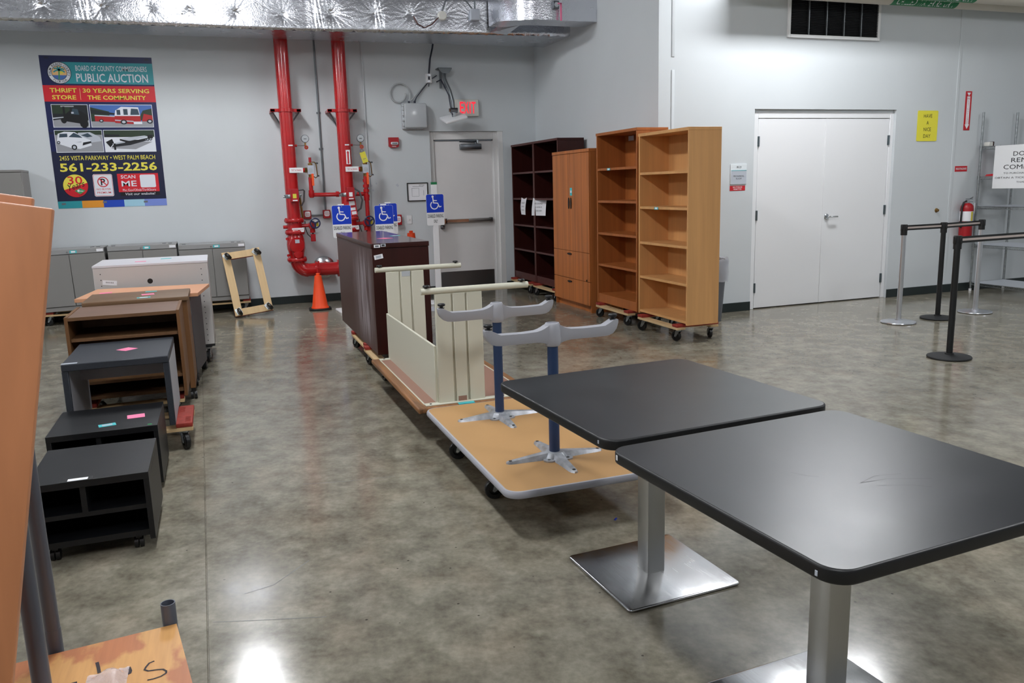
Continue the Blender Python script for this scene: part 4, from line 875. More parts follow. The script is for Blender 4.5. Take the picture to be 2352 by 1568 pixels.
def make_dolly(label, loc, rz=0, L=.76, W=.43, swivels=(.3, -.5, .9, 2.2)):
    t = thing('furniture_dolly', label, 'dolly', loc, rz, 'wooden furniture dollies')
    key = (L, W)
    if key not in _dolly_mesh:
        a = MB().box(-.045, .045, -L/2, L/2, .115, .134, 'raw_wood', .002).build('rail'); c = MB()
        c.box(-W/2+.002, W/2-.002, -.043, .043, .134, .142, 'raw_wood'); c.box(-W/2-.002, W/2+.002, -.046, .046, .138, .165, 'red_pad', .006, 2)
        for i in range(9): c.box(-W/2+.03+i*.014, -W/2+.036+i*.014, -.034, -.004, .1645, .1662, 'red_pad'); c.box(W/2-.16+i*.014, W/2-.154+i*.014, .004, .034, .1645, .1662, 'red_pad')
        c = c.build('padded_cross_bar'); _dolly_mesh[key] = (a.data, c.data); bpy.data.objects.remove(a); bpy.data.objects.remove(c)
    rm, cm = _dolly_mesh[key]
    for s in (-1, 1):
        link('rail', rm, t).location = (s*(W/2-.045), 0, 0); link('padded_cross_bar', cm, t).location = (0, s*(L/2-.046), 0)
    k = 0
    for sx in (-1, 1):
        for sy in (-1, 1): add_caster(t, sx*(W/2-.05), sy*(L/2-.055), 0, swivels[k]); k += 1
    return t
make_dolly('wooden dolly under the light oak bookcase', (4.158, 6.83, 0), 0, W=.45, swivels=(.35, .6, -.3, .2))
make_dolly('wooden dolly with black lettering under the orange oak bookcase', (4.158, 7.80, 0), 0, W=.45, swivels=(.3, .5, 1.2, -.4))
make_dolly('wooden dolly under the mahogany bookcase nearer the oak cabinet', (4.21, 9.87, 0), 0, W=.45, swivels=(.2, .4, .6, 1.0))
make_dolly('wooden dolly under the mahogany bookcase in the corner', (4.21, 10.76, 0), 0, W=.45, swivels=(.3, -.2, .5, .9))
make_dolly('wooden dolly under the near end of the mahogany credenza', (1.31, 6.50, 0), 0, swivels=(.2, .3, .6, 1.0))
make_dolly('wooden dolly under the far end of the mahogany credenza', (1.33, 7.31, 0), 0, swivels=(.25, .4, .6, 1.0))
make_dolly('wooden dolly under the tan upturned table', (1.335, 3.83, 0), 0, L=.74, swivels=(1.4, 1.25, .6, 1.0))
make_dolly('wooden dolly under the upturned cream desk', (1.50, 5.32, 0), 0, swivels=(.2, .3, .6, 1.0))
make_dolly('wooden dolly under the small grey and charcoal desk', (-.55, 5.19, 0), math.pi/2, L=.62, swivels=(1.9, .4, 1.2, 2.6))
make_dolly('wooden dolly hidden under the brown bookcase', (-.62, 5.93, 0), math.pi/2, L=.62)
make_dolly('wooden dolly under the left grey metal cabinet', (-1.62, 10.95, 0), math.pi/2)
make_dolly('wooden dolly under the middle grey metal cabinet', (-.85, 10.95, 0), math.pi/2)
make_dolly('wooden dolly under the right grey metal cabinet', (-.06, 10.95, 0), math.pi/2)
# upended dolly leaning on the right grey cabinet, wheels towards the room
lean = make_dolly('upended wooden dolly leaning against the grey cabinet with its casters showing', (0, 0, 0), 0, L=.82, W=.45, swivels=(2.6, 2.4, 2.8, 2.5))
th, ph = math.radians(23), math.radians(6.5)
ey = Vector((0, math.sin(th), math.cos(th))); ez = Vector((0, math.cos(th), -math.sin(th))); ex = Vector((-1, 0, 0))
ey2 = ey*math.cos(ph)+ex*math.sin(ph); ex2 = ex*math.cos(ph)-ey*math.sin(ph)
Rm = Matrix(((ex2.x, ey2.x, ez.x, 0), (ex2.y, ey2.y, ez.y, 0), (ex2.z, ey2.z, ez.z, 0), (0, 0, 0, 1)))
low = Rm @ Vector((.225, -.41, .115))      # lower left rail corner as seen by the camera
low_z = min((Rm @ Vector((sx*.227, -.41, z))).z for sx in (-1, 1) for z in (.115, .165))
lean.matrix_world = T((.113-low.x, 10.25-low.y, -low_z+.001)) @ Rm
part('label', lean, lambda b: (b.box(-.09, .07, -.39, -.34, .1325, .1338, 'paper')), False) if False else None
part('stencil', [o for o in col.objects if o.get('label', '').startswith('wooden dolly with black')][0], lambda b: (setattr(b, 'M', T((-.17, 0, .1345)) @ RZ(-math.pi/2)), b.text('PROPERTY OF', 'ink', 0, 0, .03, .3, 0, .01)), False)

# ------------------------------------------------------------------ bookcases along the side wall (fronts face -X)
def bookcase(name, label, cat, x0, y0, y1, z0, z1, depth, shelves, m, m_edge, plinth=0, tt=.028, group=None):
    t = thing(name, label, cat, (x0+depth/2, (y0+y1)/2, z0), 0, group); w = (y1-y0)/2; h = z1-z0; d = depth/2; th = .022
    for s in (-1, 1):
        part('side_panel', t, lambda b: (b.box(-d+.004, d, *sorted((s*w, s*(w-th))), 0, h-tt, m), b.box(-d, -d+.004, *sorted((s*w, s*(w-th))), 0, h-tt, m_edge)))
    part('top_panel', t, lambda b: (b.box(-d-.004, d, -w-.003, w+.003, h-tt, h, m, .002), b.box(-d-.006, -d-.004, -w-.003, w+.003, h-tt, h, m_edge)))
    part('back_panel', t, lambda b: b.box(d-.008, d-.002, -w+th, w-th, .02, h-tt, m))
    for k, s in enumerate(shelves):
        q = part('shelf', t, lambda b: (b.box(-d+.01, d-.008, -w+th, w-th, s-z0-.022, s-z0, m), b.box(-d+.004, -d+.01, -w+th, w-th, s-z0-.024, s-z0, m_edge)))
    if plinth: part('plinth', t, lambda b: b.box(-d+.006, -d+.024, -w+th, w-th, 0, plinth, m_edge))
    return t
bkR = bookcase('bookcase', 'light oak five-shelf bookcase, nearest of the row along the wall', 'bookcase', 3.985, 6.367, 7.285, .167, 1.945, .335, [1.571, 1.241, .894, .551, .205], 'oak_light', 'oak_light', group='bookcases along the side wall')
bk2 = bookcase('bookcase', 'orange oak five-shelf bookcase between the light oak one and the cabinet', 'bookcase', 3.985, 7.318, 8.24, .167, 2.01, .35, [1.636, 1.292, .944, .597, .262], 'oak_orange', 'oak_orange', .07, group='bookcases along the side wall')
mk1 = bookcase('bookcase', 'dark mahogany bookcase beside the oak cabinet', 'bookcase', 4.05, 9.475, 10.30, .167, 2.045, .36, [1.66, 1.305, .937, .592, .262], 'mahogany', 'mahogany_edge', .07, group='mahogany bookcases')
mk2 = bookcase('bookcase', 'dark mahogany bookcase in the corner next to the exit door', 'bookcase', 4.05, 10.312, 11.152, .167, 2.045, .36, [1.66, 1.305, .937, .592, .262], 'mahogany', 'mahogany_edge', .07, group='mahogany bookcases')
for o, y, z in ((bkR, .1, 1.06), (bk2, .17, 1.455)):
    part('price_sticker', o, lambda b: (setattr(b, 'M', sideM(-.1735, y, z) ), b.box(-.035, .035, -.012, .012, 0, .001, 'teal'), b.box(-.02, .02, -.008, .008, .001, .0015, 'paper')), False)
part('paper_label', bk2, lambda b: (setattr(b, 'M', sideM(.14, .25, 1.78)), b.box(-.06, .06, -.025, .025, 0, .001, 'poster_silver')), False)
# papers taped to shelf edges
def paper(label, x, y, z, w0, w1, curl, tilt, turn=0):
    def f(b):
        n, mm = 8, 8; vs = []
        for j in range(mm+1):
            v = j/mm; w = w0+(w1-w0)*v**1.5
            for i in range(n+1):
                u = i/n-.5; vs.append((x-.012+turn*(u+.5)-curl*math.sin(v*math.pi*.9)*(.4+abs(u))-.03*v*v*(u+.5), y-u*w+tilt*v, z-.235*v+.02*math.cos(u*3)*(-1 if v < .01 else 0)+.02))
        b.add(vs, [(j*(n+1)+i, j*(n+1)+i+1, (j+1)*(n+1)+i+1, (j+1)*(n+1)+i) for j in range(mm) for i in range(n)], 'paper')
        b.M = sideM(x-.014, y, z); wr = lambda p: (p[0], p[1], .005-turn*(.5+p[0]/w0)+curl*1.0*math.sin(min(1, max(0, -p[1]/.235))*math.pi*.9)*1.0)
        b.text('BOOKSHELF', 'ink', -tilt*.2, -.055, .02, w0*.6, 0, 0, fn=wr); b.text('(5-SHELF)', 'ink', -tilt*.4, -.105, .02, w0*.52, 0, 0, fn=wr); b.text('$20.00', 'ink', -tilt*.6, -.152, .02, w0*.5, 0, 0, fn=wr)
    b = MB(); f(b); return tag(b.build('paper_notice', None), label, 'paper', 'notices on the mahogany bookcases')
paper('narrow curled paper notice taped to the corner mahogany bookcase', 4.05, 10.65, 1.295, .2, .24, .02, -.01)
paper('wider curled paper notice taped where the two mahogany bookcases meet', 4.05, 10.20, 1.29, .22, .30, .012, .02, .11)

# oak storage cabinet with two doors and two drawers
cabo = thing('storage_cabinet', 'oak storage cabinet with two tall doors over two file drawers', 'cabinet', (4.185, 8.935, 0)); w = .522
part('carcass', cabo, lambda b: (b.box(-.195, .215, -w, -w+.022, .0, 1.83, 'oak_cabinet', .001), b.box(-.195, .215, w-.022, w, .0, 1.83, 'oak_cabinet', .001), b.box(-.19, .21, -w+.022, w-.022, .08, 1.83, 'oak_cabinet')))
part('top_panel', cabo, lambda b: b.box(-.218, .218, -w-.006, w+.006, 1.83, 1.866, 'oak_cabinet', .003))
part('plinth', cabo, lambda b: b.box(-.16, .2, -w+.03, w-.03, 0, .08, 'oak_cabinet'))
for s in (-1, 1):
    d = part('door', cabo, lambda b: b.box(-.215, -.196, *sorted((s*.002, s*(w-.002))), .695, 1.826, 'oak_cabinet', .0015))
    part('handle', d, lambda b: b.prism([(s*.03+.016*math.cos(a), 1.255+.065*math.sin(a)) for a in [2*math.pi*i/16 for i in range(16)]], -.224, -.214, 'black', 'yz'))
for z0, z1, hz in ((.363, .69, .655), (.085, .357, .322)):
    d = part('drawer', cabo, lambda b: b.box(-.215, -.196, -w+.002, w-.002, z0, z1, 'oak_cabinet', .0015))
    part('handle', d, lambda b: b.prism([(.03+.06*math.cos(a), hz+.012*math.sin(a)) for a in [2*math.pi*i/16 for i in range(16)]], -.226, -.214, 'black', 'yz'))
part('lock', cabo, lambda b: b.cyl((-.222, -w+.075, .375), (-.214, -w+.075, .375), .011, 'black', n=12))
part('price_sticker', cabo, lambda b: (setattr(b, 'M', sideM(-.2155, -.03, 1.39)), b.box(-.03, .03, -.045, .045, 0, .001, 'teal'), b.box(-.018, .018, -.014, .014, .001, .0015, 'paper')), False)

# ------------------------------------------------------------------ mahogany credenza on dollies
cr = thing('credenza', 'long mahogany credenza with scuffed side standing on dollies', 'credenza', (1.36, 7.375, .1665)); L2, W2 = .975, .23
part('scuffed_side', cr, lambda b: b.box(-W2, -W2+.022, -L2, L2, 0, .855, 'mahogany_scuffed', .001))
part('body', cr, lambda b: (b.box(-W2+.022, W2, -L2+.002, L2, .0, .855, 'mahogany', .002), b.box(-W2, W2, -L2-.0005, -L2+.003, 0, .002, 'mahogany')))
part('end_panel', cr, lambda b: b.box(-W2, W2-.002, -L2-.004, -L2, 0, .855, 'mahogany', .001))
part('top_panel', cr, lambda b: b.slab(-W2-.006, W2+.006, -L2-.012, L2+.008, .857, .895, .018, 'mahogany_top', .003, 6, 'mahogany'))
def sticker(parent, M0, w, h, m, inner=None):
    return part('price_sticker', parent, lambda b: (setattr(b, 'M', M0), b.box(-w/2, w/2, -h/2, h/2, 0, .0012, m), inner and b.box(-w*.3, w*.3, -h*.28, h*.28, .0012, .0018, inner)), False)
sticker(cr, T((.0, -.35, .8955)) @ RZ(.6), .1, .1, 'pink'); sticker(cr, T((.16, -.02, .8955)) @ RZ(.2), .09, .06, 'teal', 'paper')
sticker(cr, wallM(-.19, -L2-.0135, .875), .048, .024, 'paper', 'ink_grey'); sticker(cr, wallM(-.14, -L2-.0135, .88), .04, .022, 'poster_silver', 'ink'); sticker(cr, wallM(-.18, -L2-.0055, .79) @ RZ(.16), .07, .035, 'paper', 'poster_silver')

# ------------------------------------------------------------------ upturned cream desk
ds = thing('upturned_desk', 'cream metal desk turned upside down on its brown top', 'desk', (1.41, 5.315, .1665)); zt = .034
part('desk_top', ds, lambda b: (b.slab(-.39, .39, -.775, .775, 0, zt, .012, 'oak_edge', .01), b.box(-.33, .33, -.69, .69, zt-.001, zt+.0015, 'brown_laminate')))
for s in (-1, 1):
    part('mounting_rail', ds, lambda b: (b.box(-.335, .34, *sorted((s*.69, s*.745)), zt, zt+.006, 'cream', .001), [b.cyl((x, s*.72, zt+.006), (x, s*.72, zt+.009), .007, 'black', n=10) for x in (-.3, .16, .3)]))
    part('rail_strip', ds, lambda b: b.box(*sorted((s*.337, s*.328)), -.7, .7, zt, zt+.003, 'cream'))
    y = -.70 if s < 0 else .755
    lp = part('leg_panel', ds, lambda b: b.box(-.242, .042, y-.004, y+.012, zt, .70, 'cream', .001))
    for xa, xb in ((-.245, -.148), (-.136, -.062), (-.050, .045)): part('leg_board', lp, lambda b: b.box(xa, xb, y-.02, y-.004, zt, .70, 'cream', .003))
    if s < 0:
        part('cable_port', lp, lambda b: b.slab(-.128, -.07, y-.0215, y-.02, zt, zt+.03, .012, 'brown_laminate') if False else b.box(-.126, -.072, y-.0215, y-.0195, zt+.001, zt+.036, 'brown_laminate', .001))
    else: part('cable_port', lp, lambda b: b.box(-.126, -.06, y-.0215, y-.0195, .66, .70, 'box_grey', .001))
    def f(b): b.cyl((-.325, y-.005, .718), (.345, y-.005, .718), .019, 'cream', n=20); b.box(-.2, 0, y-.012, y+.004, .69, .71, 'cream')
    ft = part('foot_tube', ds, f)
    for gx in (-.29, .305): part('glide', ft, lambda b: b.lathe([(.008, .73), (.008, .742), (.02, .742), (.022, .748), (.018, .754), (.001, .756)], 'black', 16, (gx, y-.005, 0)))
part('modesty_panel', ds, lambda b: b.box(-.258, -.242, -.69, .75, zt, .385, 'cream', .002))
part('price_sticker', ds, lambda b: (b.box(-.14, -.04, -.779, -.735, zt+.0005, zt+.002, 'teal'), b.box(-.14, -.04, -.7785, -.776, .006, zt+.002, 'teal')), False)

# ------------------------------------------------------------------ upturned tan table with two T legs
ot = thing('upturned_table', 'tan table turned upside down showing its star plates and silver feet', 'table', (1.4375, 3.795, .1665)); zt = .034
part('table_top', ot, lambda b: b.slab(-.372, .372, -.727, .727, .001, zt, .062, 'tan_laminate', 0, 8))
part('edge_band', ot, lambda b: [b.rings([[(x, y, z) for x, y in rrect(-.372-e, .372+e, -.727-e, .727+e, .062+e, 8)] for e, z in ((0, 0), (.008, .002), (.013, .009), (.014, .017), (.013, .026), (.008, .0335), (0, .0345))], 'grey_edge', True, False, False)])
for (lx, ly) in ((1.42-1.4375, 3.42-3.795), (1.407-1.4375, 4.185-3.795)):
    def f(b):
        b.lathe([(.062, zt), (.062, zt+.006), (.05, zt+.022), (.044, zt+.03), (.032, zt+.032)], 'cast_alu', 24, (lx, ly, 0))
        for k in range(4):
            b.M = T((lx, ly, zt)) @ RZ(k*math.pi/2); R = []
            for x, hw, h in ((.03, .032, .030), (.06, .030, .028), (.14, .024, .020), (.215, .021, .012), (.236, .016, .010), (.246, .006, .008)):
                R.append([(x, -hw, 0), (x, hw, 0), (x, hw*.6, h), (x, -hw*.6, h)])
            b.rings(R, 'cast_alu'); b.cyl((.225, 0, .011), (.225, 0, .0125), .008, 'black', n=10)
            b.M = T((lx, ly, zt)) @ RZ(k*math.pi/2+math.pi/4); b.prism([(.03, -.05), (.085, -.02), (.092, 0), (.085, .02), (.03, .05)], 0, .007, 'cast_alu'); b.cyl((.068, 0, .007), (.068, 0, .0085), .0075, 'black', n=10)
        b.M = Matrix()
    part('star_plate', ot, f)
    part('column', ot, lambda b: b.cyl((lx, ly, zt+.025), (lx, ly, .605), .0255, 'blue_column', n=28))
    def f(b):
        # cast T foot: side profile swept as a tapered bar with a hub
        R = []
        prof = [(-.335, .672, .672, .006), (-.333, .652, .676, .018), (-.325, .632, .678, .023), (-.305, .612, .676, .025), (-.285, .604, .664, .025), (-.26, .601, .652, .025), (-.15, .601, .650, .025), (-.085, .601, .653, .026), (-.065, .599, .658, .027), (-.05, .596, .664, .028), (-.036, .590, .672, .028), (-.025, .585, .678, .026)]
        prof = prof+[(-x, a, c, w) for x, a, c, w in reversed(prof)]
        for x, za, zb, hw in prof:
            R.append([(lx+x, ly-hw, zb), (lx+x, ly-hw*1.02, (za*.6+zb*.4)), (lx+x, ly-hw*.72, za), (lx+x, ly+hw*.72, za), (lx+x, ly+hw*1.02, (za*.6+zb*.4)), (lx+x, ly+hw, zb)])
        b.rings(R, 'foot_grey'); b.lathe([(.032, .577), (.037, .585), (.0405, .61), (.0395, .65), (.036, .677), (.032, .685), (.027, .686), (.025, .66)], 'foot_grey', 28, (lx, ly, 0))
    ft = part('foot', ot, f)
    for gx in (-.312, .312): part('glide', ft, lambda b: b.lathe([(.017, .677), (.017, .68), (.009, .68), (.009, .688), (.017, .688), (.021, .692), (.021, .699), (.018, .702), (.001, .703)], 'black', 18, (lx+gx, ly, 0)))
sticker(ot, T((.28, -.12, zt+.0005)) @ RZ(.2), .1, .05, 'paper')

# ------------------------------------------------------------------ square black tables on steel pedestals
def square_table(label, x, y, a, ab):
    t = thing('square_table', label, 'table', (x, y, 0), a, 'square black pedestal tables'); S = .4415
    part('table_top', t, lambda b: b.slab(-S, S, -S, S, .682, .716, .058, 'table_black', .006, 8, 'black'))
    part('top_spider', t, lambda b: b.box(-.2, .2, -.2, .2, .674, .682, 'black'))
    def f(b):
        b.M = RZ(ab-a); b.slab(-.0375, .0375, -.0375, .0375, .013, .675, .003, 'brushed_steel', 0, 3)
    part('pedestal', t, f)
    def f(b):
        b.M = RZ(ab-a); b.slab(-.239, .239, -.239, .239, .002, .013, .018, 'plate_steel', .005, 5)
    part('base_plate', t, f)
    return t
tb1 = square_table('square black table, the farther of the pair, beside the tan upturned table', 1.4575, 2.562, .0613, .0487)
tb2 = square_table('square black table, nearest in the right foreground', 1.4878, 1.6358, .0653, .056)
part('edge_chip', tb2, lambda b: b.box(-.4425, -.4405, .385, .393, .695, .71, 'white_plastic', .0005)); part('edge_chip', tb2, lambda b: b.box(-.4425, -.4405, -.39, -.383, .69, .702, 'poster_silver', .0005)); part('edge_chip', tb1, lambda b: b.box(-.4425, -.4405, -.385, -.378, .695, .706, 'poster_silver', .0005))
def f(b):
    for pts in ([(-.02, -.1), (.05, -.08), (.12, -.1)], [(-.02, -.1), (.06, -.11), (.16, -.16)], [(-.12, .04), (-.1, 0), (-.08, -.02)], [(.0, -.13), (.08, -.17), (.11, -.2)]): b.stroke(pts, .0012, 'black', .7163)
part('scratches', tb2, f, False)
def f(b):
    for x, y, l, r in ((-.05, .05, .02, .3), (-.03, .07, .03, .2), (-.08, .02, .012, .4), (.1, .1, .02, .1), (-.1, -.2, .015, .5), (-.06, -.27, .02, -.3), (.0, -.25, .012, .8), (-.28, .05, .01, .2)):
        b.stroke([(x, y), (x+l*.5*math.cos(r)+.002, y+l*.5*math.sin(r)), (x+l*math.cos(r), y+l*math.sin(r))], .003, 'ink_grey', .7163)
part('scratches', tb1, f, False)

# ------------------------------------------------------------------ left row of furniture
def open_cabinet(label, x0, x1, y0, y1, z0, z1):
    t = thing('media_cabinet', label, 'cabinet', ((x0+x1)/2, (y0+y1)/2, 0), 0, 'black media cabinets'); w, d, th = (x1-x0)/2, (y1-y0)/2, .022
    part('top_panel', t, lambda b: b.box(-w, w, -d, d, z1-.03, z1, 'black_laminate', .001))
    for s in (-1, 1): part('side_panel', t, lambda b: b.box(*sorted((s*w, s*(w-th))), -d+.002, d, z0, z1-.03, 'black_laminate', .001))
    part('bottom_panel', t, lambda b: b.box(-w+th, w-th, -d+.004, d, z0+.02, z0+.045, 'black_laminate'))
    part('back_panel', t, lambda b: b.box(-w+th, w-th, d-.01, d-.004, z0+.045, z1-.03, 'black_laminate'))
    zs = z0+.045+(z1-.03-z0-.045)*.46
    part('shelf', t, lambda b: b.box(-w+th, w-th, -d+.01, d-.01, zs-.01, zs+.01, 'black_laminate')); part('divider', t, lambda b: b.box(-.035, -.013, -d+.01, d-.01, zs+.01, z1-.03, 'black_laminate'))
    for sx in (-1, 1):
        for sy in (-1, 1): part('twin_caster', t, lambda b: (b.cyl((sx*(w-.07)-.018, sy*(d-.05), .024), (sx*(w-.07)-.003, sy*(d-.05), .024), .024, 'rubber', n=16), b.cyl((sx*(w-.07)+.003, sy*(d-.05), .024), (sx*(w-.07)+.018, sy*(d-.05), .024), .024, 'rubber', n=16), b.box(sx*(w-.07)-.012, sx*(w-.07)+.012, sy*(d-.05)-.012, sy*(d-.05)+.012, .03, z0+.021, 'rubber')))
    return t
ca = open_cabinet('black open media cabinet nearest the camera on the left', -.825, -.365, 3.573, 4.085, .045, .344)
part('name_tag', ca, lambda b: (b.box(-.1, .02, -.256, -.215, .344, .3448, 'black_soft'), b.box(-.075, .0, -.25, -.222, .3448, .3455, 'paper')), False)
cb = open_cabinet('black media cabinet with pink and teal stickers behind the nearest one', -.882, -.375, 4.345, 4.845, .03, .338)
sticker(cb, T((.135, -.02, .338)) @ RZ(.1), .085, .075, 'pink'); sticker(cb, T((.01, -.14, .338)) @ RZ(.2), .08, .05, 'teal', 'poster_silver'); sticker(cb, T((.215, -.22, .338)), .02, .012, 'green_dot')
# grey desk with charcoal top
t = thing('small_desk', 'small grey desk with charcoal top and pink sticker', 'desk', (-.605, 5.28, .1665)); w, d, h = .275, .335, .4135
part('desk_top', t, lambda b: b.box(-w, w, -d, d, h-.04, h, 'desk_charcoal', .004))
for s in (-1, 1): part('leg_panel', t, lambda b: (b.box(*sorted((s*w, s*(w-.03))), -d+.028, d-.01, 0, h-.04, 'desk_grey'), b.box(*sorted((s*(w+.001), s*(w-.032))), -d+.004, -d+.03, 0, h-.04, 'desk_charcoal', .003)))
part('modesty_panel', t, lambda b: b.box(-w+.03, w-.03, d-.3, d-.28, h-.17, h-.04, 'desk_grey'))
sticker(t, T((.03, .0, h)) @ RZ(.75), .085, .085, 'pink'); sticker(t, T((-.235, -.31, h)), .08, .03, 'poster_silver')
# brown bookcase facing the camera
t = thing('bookcase', 'brown oak bookcase facing the camera behind the grey desk', 'bookcase', (-.62, 5.94, .1665)); w, d, h, th = .337, .265, .5785, .02
for s in (-1, 1): part('side_panel', t, lambda b: b.box(*sorted((s*w, s*(w-th))), -d, d, -.035 if s > 9 else 0, h, 'brown_oak_v', .001))
part('top_panel', t, lambda b: (b.box(-w+th, w-th, -d+.003, d, h-th-.004, h-.004, 'brown_top'), b.box(-w+th, w-th, -d, -d+.003, h-th-.004, h-.003, 'brown_oak')))
part('back_panel', t, lambda b: b.box(-w+th, w-th, d-.01, d-.004, 0, h-th, 'brown_oak'))
for z in (.03, .13, .415): part('shelf', t, lambda b: b.box(-w+th+.003, w-th-.003, -d+.02, d-.01, z, z+.018, 'brown_oak', .001))
# brown utility cabinet with thick top
t = thing('rolling_cabinet', 'brown oak rolling cabinet with overhanging top and pink sticker', 'cabinet', (-.585, 6.49, 0)); w, d = .345, .264
part('top_panel', t, lambda b: b.slab(-w, w, -d, d, .735, .767, .012, 'brown_top2', .005))
part('body', t, lambda b: (b.box(w-.05, w-.012, -d+.02, d-.01, .085, .735, 'brown_oak_v', .002), b.box(-w+.012, -w+.05, -d+.02, d-.01, .085, .735, 'brown_oak_v', .002), b.box(-w+.05, w-.05, -d+.12, d-.01, .085, .735, 'brown_oak'), b.box(-w+.05, w-.05, -d+.02, -d+.05, .62, .66, 'brown_oak')))
for sx in (-1, 1):
    for sy in (-1, 1): part('twin_caster', t, lambda b: (b.cyl((sx*(w-.03)-.022, sy*(d-.05), .03), (sx*(w-.03)-.004, sy*(d-.05), .03), .03, 'rubber', n=16), b.cyl((sx*(w-.03)+.004, sy*(d-.05), .03), (sx*(w-.03)+.022, sy*(d-.05), .03), .03, 'rubber', n=16), b.box(sx*(w-.03)-.015, sx*(w-.03)+.015, sy*(d-.05)-.015, sy*(d-.05)+.015, .04, .086, 'rubber')))
sticker(t, T((.06, .02, .767)) @ RZ(.15), .085, .075, 'pink'); sticker(t, T((.045, -.17, .767)) @ RZ(.1), .09, .05, 'teal', 'paper'); sticker(t, T((.07, .2, .767)), .08, .04, 'teal')
# peach topped table with charcoal legs
t = thing('work_table', 'peach topped table with charcoal panel legs behind the brown cabinet', 'table', (-.59, 7.155, 0), math.radians(-7)); w, d = .445, .33
part('table_top', t, lambda b: b.box(-w, w, -d, d, .697, .725, 'peach_top', .002))
for s in (-1, 1):
    part('leg_panel', t, lambda b: (b.box(*sorted((s*(w-.07), s*(w-.105))), -d+.05, d-.05, .07, .697, 'charcoal', .004), b.box(*sorted((s*(w-.14), s*(w-.105))), -d+.2, d-.2, .09, .697, 'charcoal', .004)))
    for sy in (-1, 1): part('twin_caster', t, lambda b: (b.cyl((s*(w-.09)-.02, sy*(d-.1), .034), (s*(w-.09)+.02, sy*(d-.1), .034), .034, 'rubber', n=16), b.box(s*(w-.09)-.012, s*(w-.09)+.012, sy*(d-.1)-.012, sy*(d-.1)+.012, .04, .072, 'rubber')))
sticker(t, T((-.3, .0, .725)) @ RZ(.2), .09, .075, 'pink'); sticker(t, T((.06, -.08, .725)), .09, .05, 'teal'); part('screw_hole', t, lambda b: b.cyl((.32, -d-.0005, .711), (.32, -d+.002, .711), .006, 'black', n=8))
# light grey metal cabinet back
t = thing('metal_cabinet', 'light grey metal rolling cabinet with white top and a round cable hole', 'cabinet', (-.565, 7.975, 0)); w, d = .455, .36
part('body', t, lambda b: b.box(-w, w, -d, d, .165, .893, 'light_grey_metal', .003))
part('top_panel', t, lambda b: b.box(-w-.003, w+.003, -d-.004, d+.004, .893, .912, 'white_top', .002))
part('base_frame', t, lambda b: b.box(-w, w, -d, d, .145, .165, 'black', .002))
part('cable_hole', t, lambda b: b.cyl((-.02, -d-.0015, .80-.04), (-.02, -d+.003, .80-.04), .022, 'black', n=20)); part('screw_holes', t, lambda b: [b.cyl((x, -d-.001, z), (x, -d+.002, z), .0045, 'black', n=8) for x in (-.40, .40) for z in (.84, .79, .74, .60, .55, .50, .45, .40, .35, .30, .25, .20)])
for sx in (-1, 1):
    for sy in (-1, 1): add_caster(t, sx*(w-.06), sy*(d-.05)-.02, 0, .4*sx+2.6, 'big', .055)
part('barcode_label', t, lambda b: (setattr(b, 'M', wallM(-.335, -d-.0015, .765) @ RZ(-.12)), b.box(-.055, .055, -.02, .02, 0, .001, 'paper'), [b.box(-.03+i*.008, -.027+i*.008, -.004, .008, .001, .0015, 'ink') for i in range(8)]), False)
sticker(t, T((-.1, -.1, .9125)), .09, .06, 'pink'); sticker(t, T((.1, .1, .9125)), .09, .06, 'teal')
# grey steel cabinets along the back wall
def steel_cabinet(label, x0, x1, z1, roll=0.0):
    t = thing('steel_cabinet', label, 'cabinet', ((x0+x1)/2, 10.93, .1675+abs(roll)*.38), 0, 'grey steel cabinets by the back wall'); t.rotation_euler = (0, roll, 0); w, h = (x1-x0)/2, z1-.1675
    part('body', t, lambda b: b.box(-w, w, -.21, .23, 0, h, 'grey_metal', .002)); part('top_panel', t, lambda b: b.box(-w, w, -.225, .23, h-.045, h+.012, 'grey_metal_top', .004))
    for s in (-1, 1): part('door', t, lambda b: b.box(*sorted((s*.003, s*(w-.004))), -.232, -.21, .055, h-.052, 'grey_metal', .003))
    part('kick_base', t, lambda b: b.box(-w+.004, w-.004, -.222, -.21, 0, .048, 'grey_metal', .002)); part('lock', t, lambda b: b.cyl((-.015, -.232, h-.022), (-.015, -.225, h-.022), .009, 'chrome', n=10))
    sticker(t, wallM(.05, -.2255, h-.02), .075, .034, 'teal', 'paper'); sticker(t, wallM(w-.045, -.2255, h-.018), .07, .03, 'paper')
    part('shelf_clip', t, lambda b: [b.box(x-.022, x+.022, -.12+dy_, -.10+dy_, h+.012, h+.016, 'black') for x, dy_ in ((-w+.06, 0), (w-.14, .05), (w-.07, 0))]); return t
steel_cabinet('grey steel cabinet at the left below the poster', -2.025, -1.272, .875, -.02); steel_cabinet('middle grey steel cabinet below the poster', -1.252, -.488, .892); steel_cabinet('right grey steel cabinet with the leaning dolly', -.466, .308, .868)
t = thing('tall_cabinet', 'tall grey steel cabinet at the far left edge', 'cabinet', (-2.5, 10.95, 0))
part('body', t, lambda b: b.box(-.46, .46, -.2, .2, .06, 1.79, 'grey_metal', .003)); part('top_panel', t, lambda b: b.box(-.463, .463, -.222, .2, 1.79, 1.815, 'grey_metal', .003)); part('plinth', t, lambda b: b.box(-.44, .44, -.18, .2, 0, .06, 'grey_metal'))
for s in (-1, 1):
    d_ = part('door', t, lambda b: b.box(*sorted((s*.002, s*.456)), -.22, -.2, .07, 1.785, 'grey_metal', .003)); part('handle', d_, lambda b: b.box(*sorted((s*.02, s*.035)), -.235, -.22, .95, 1.1, 'black', .002))

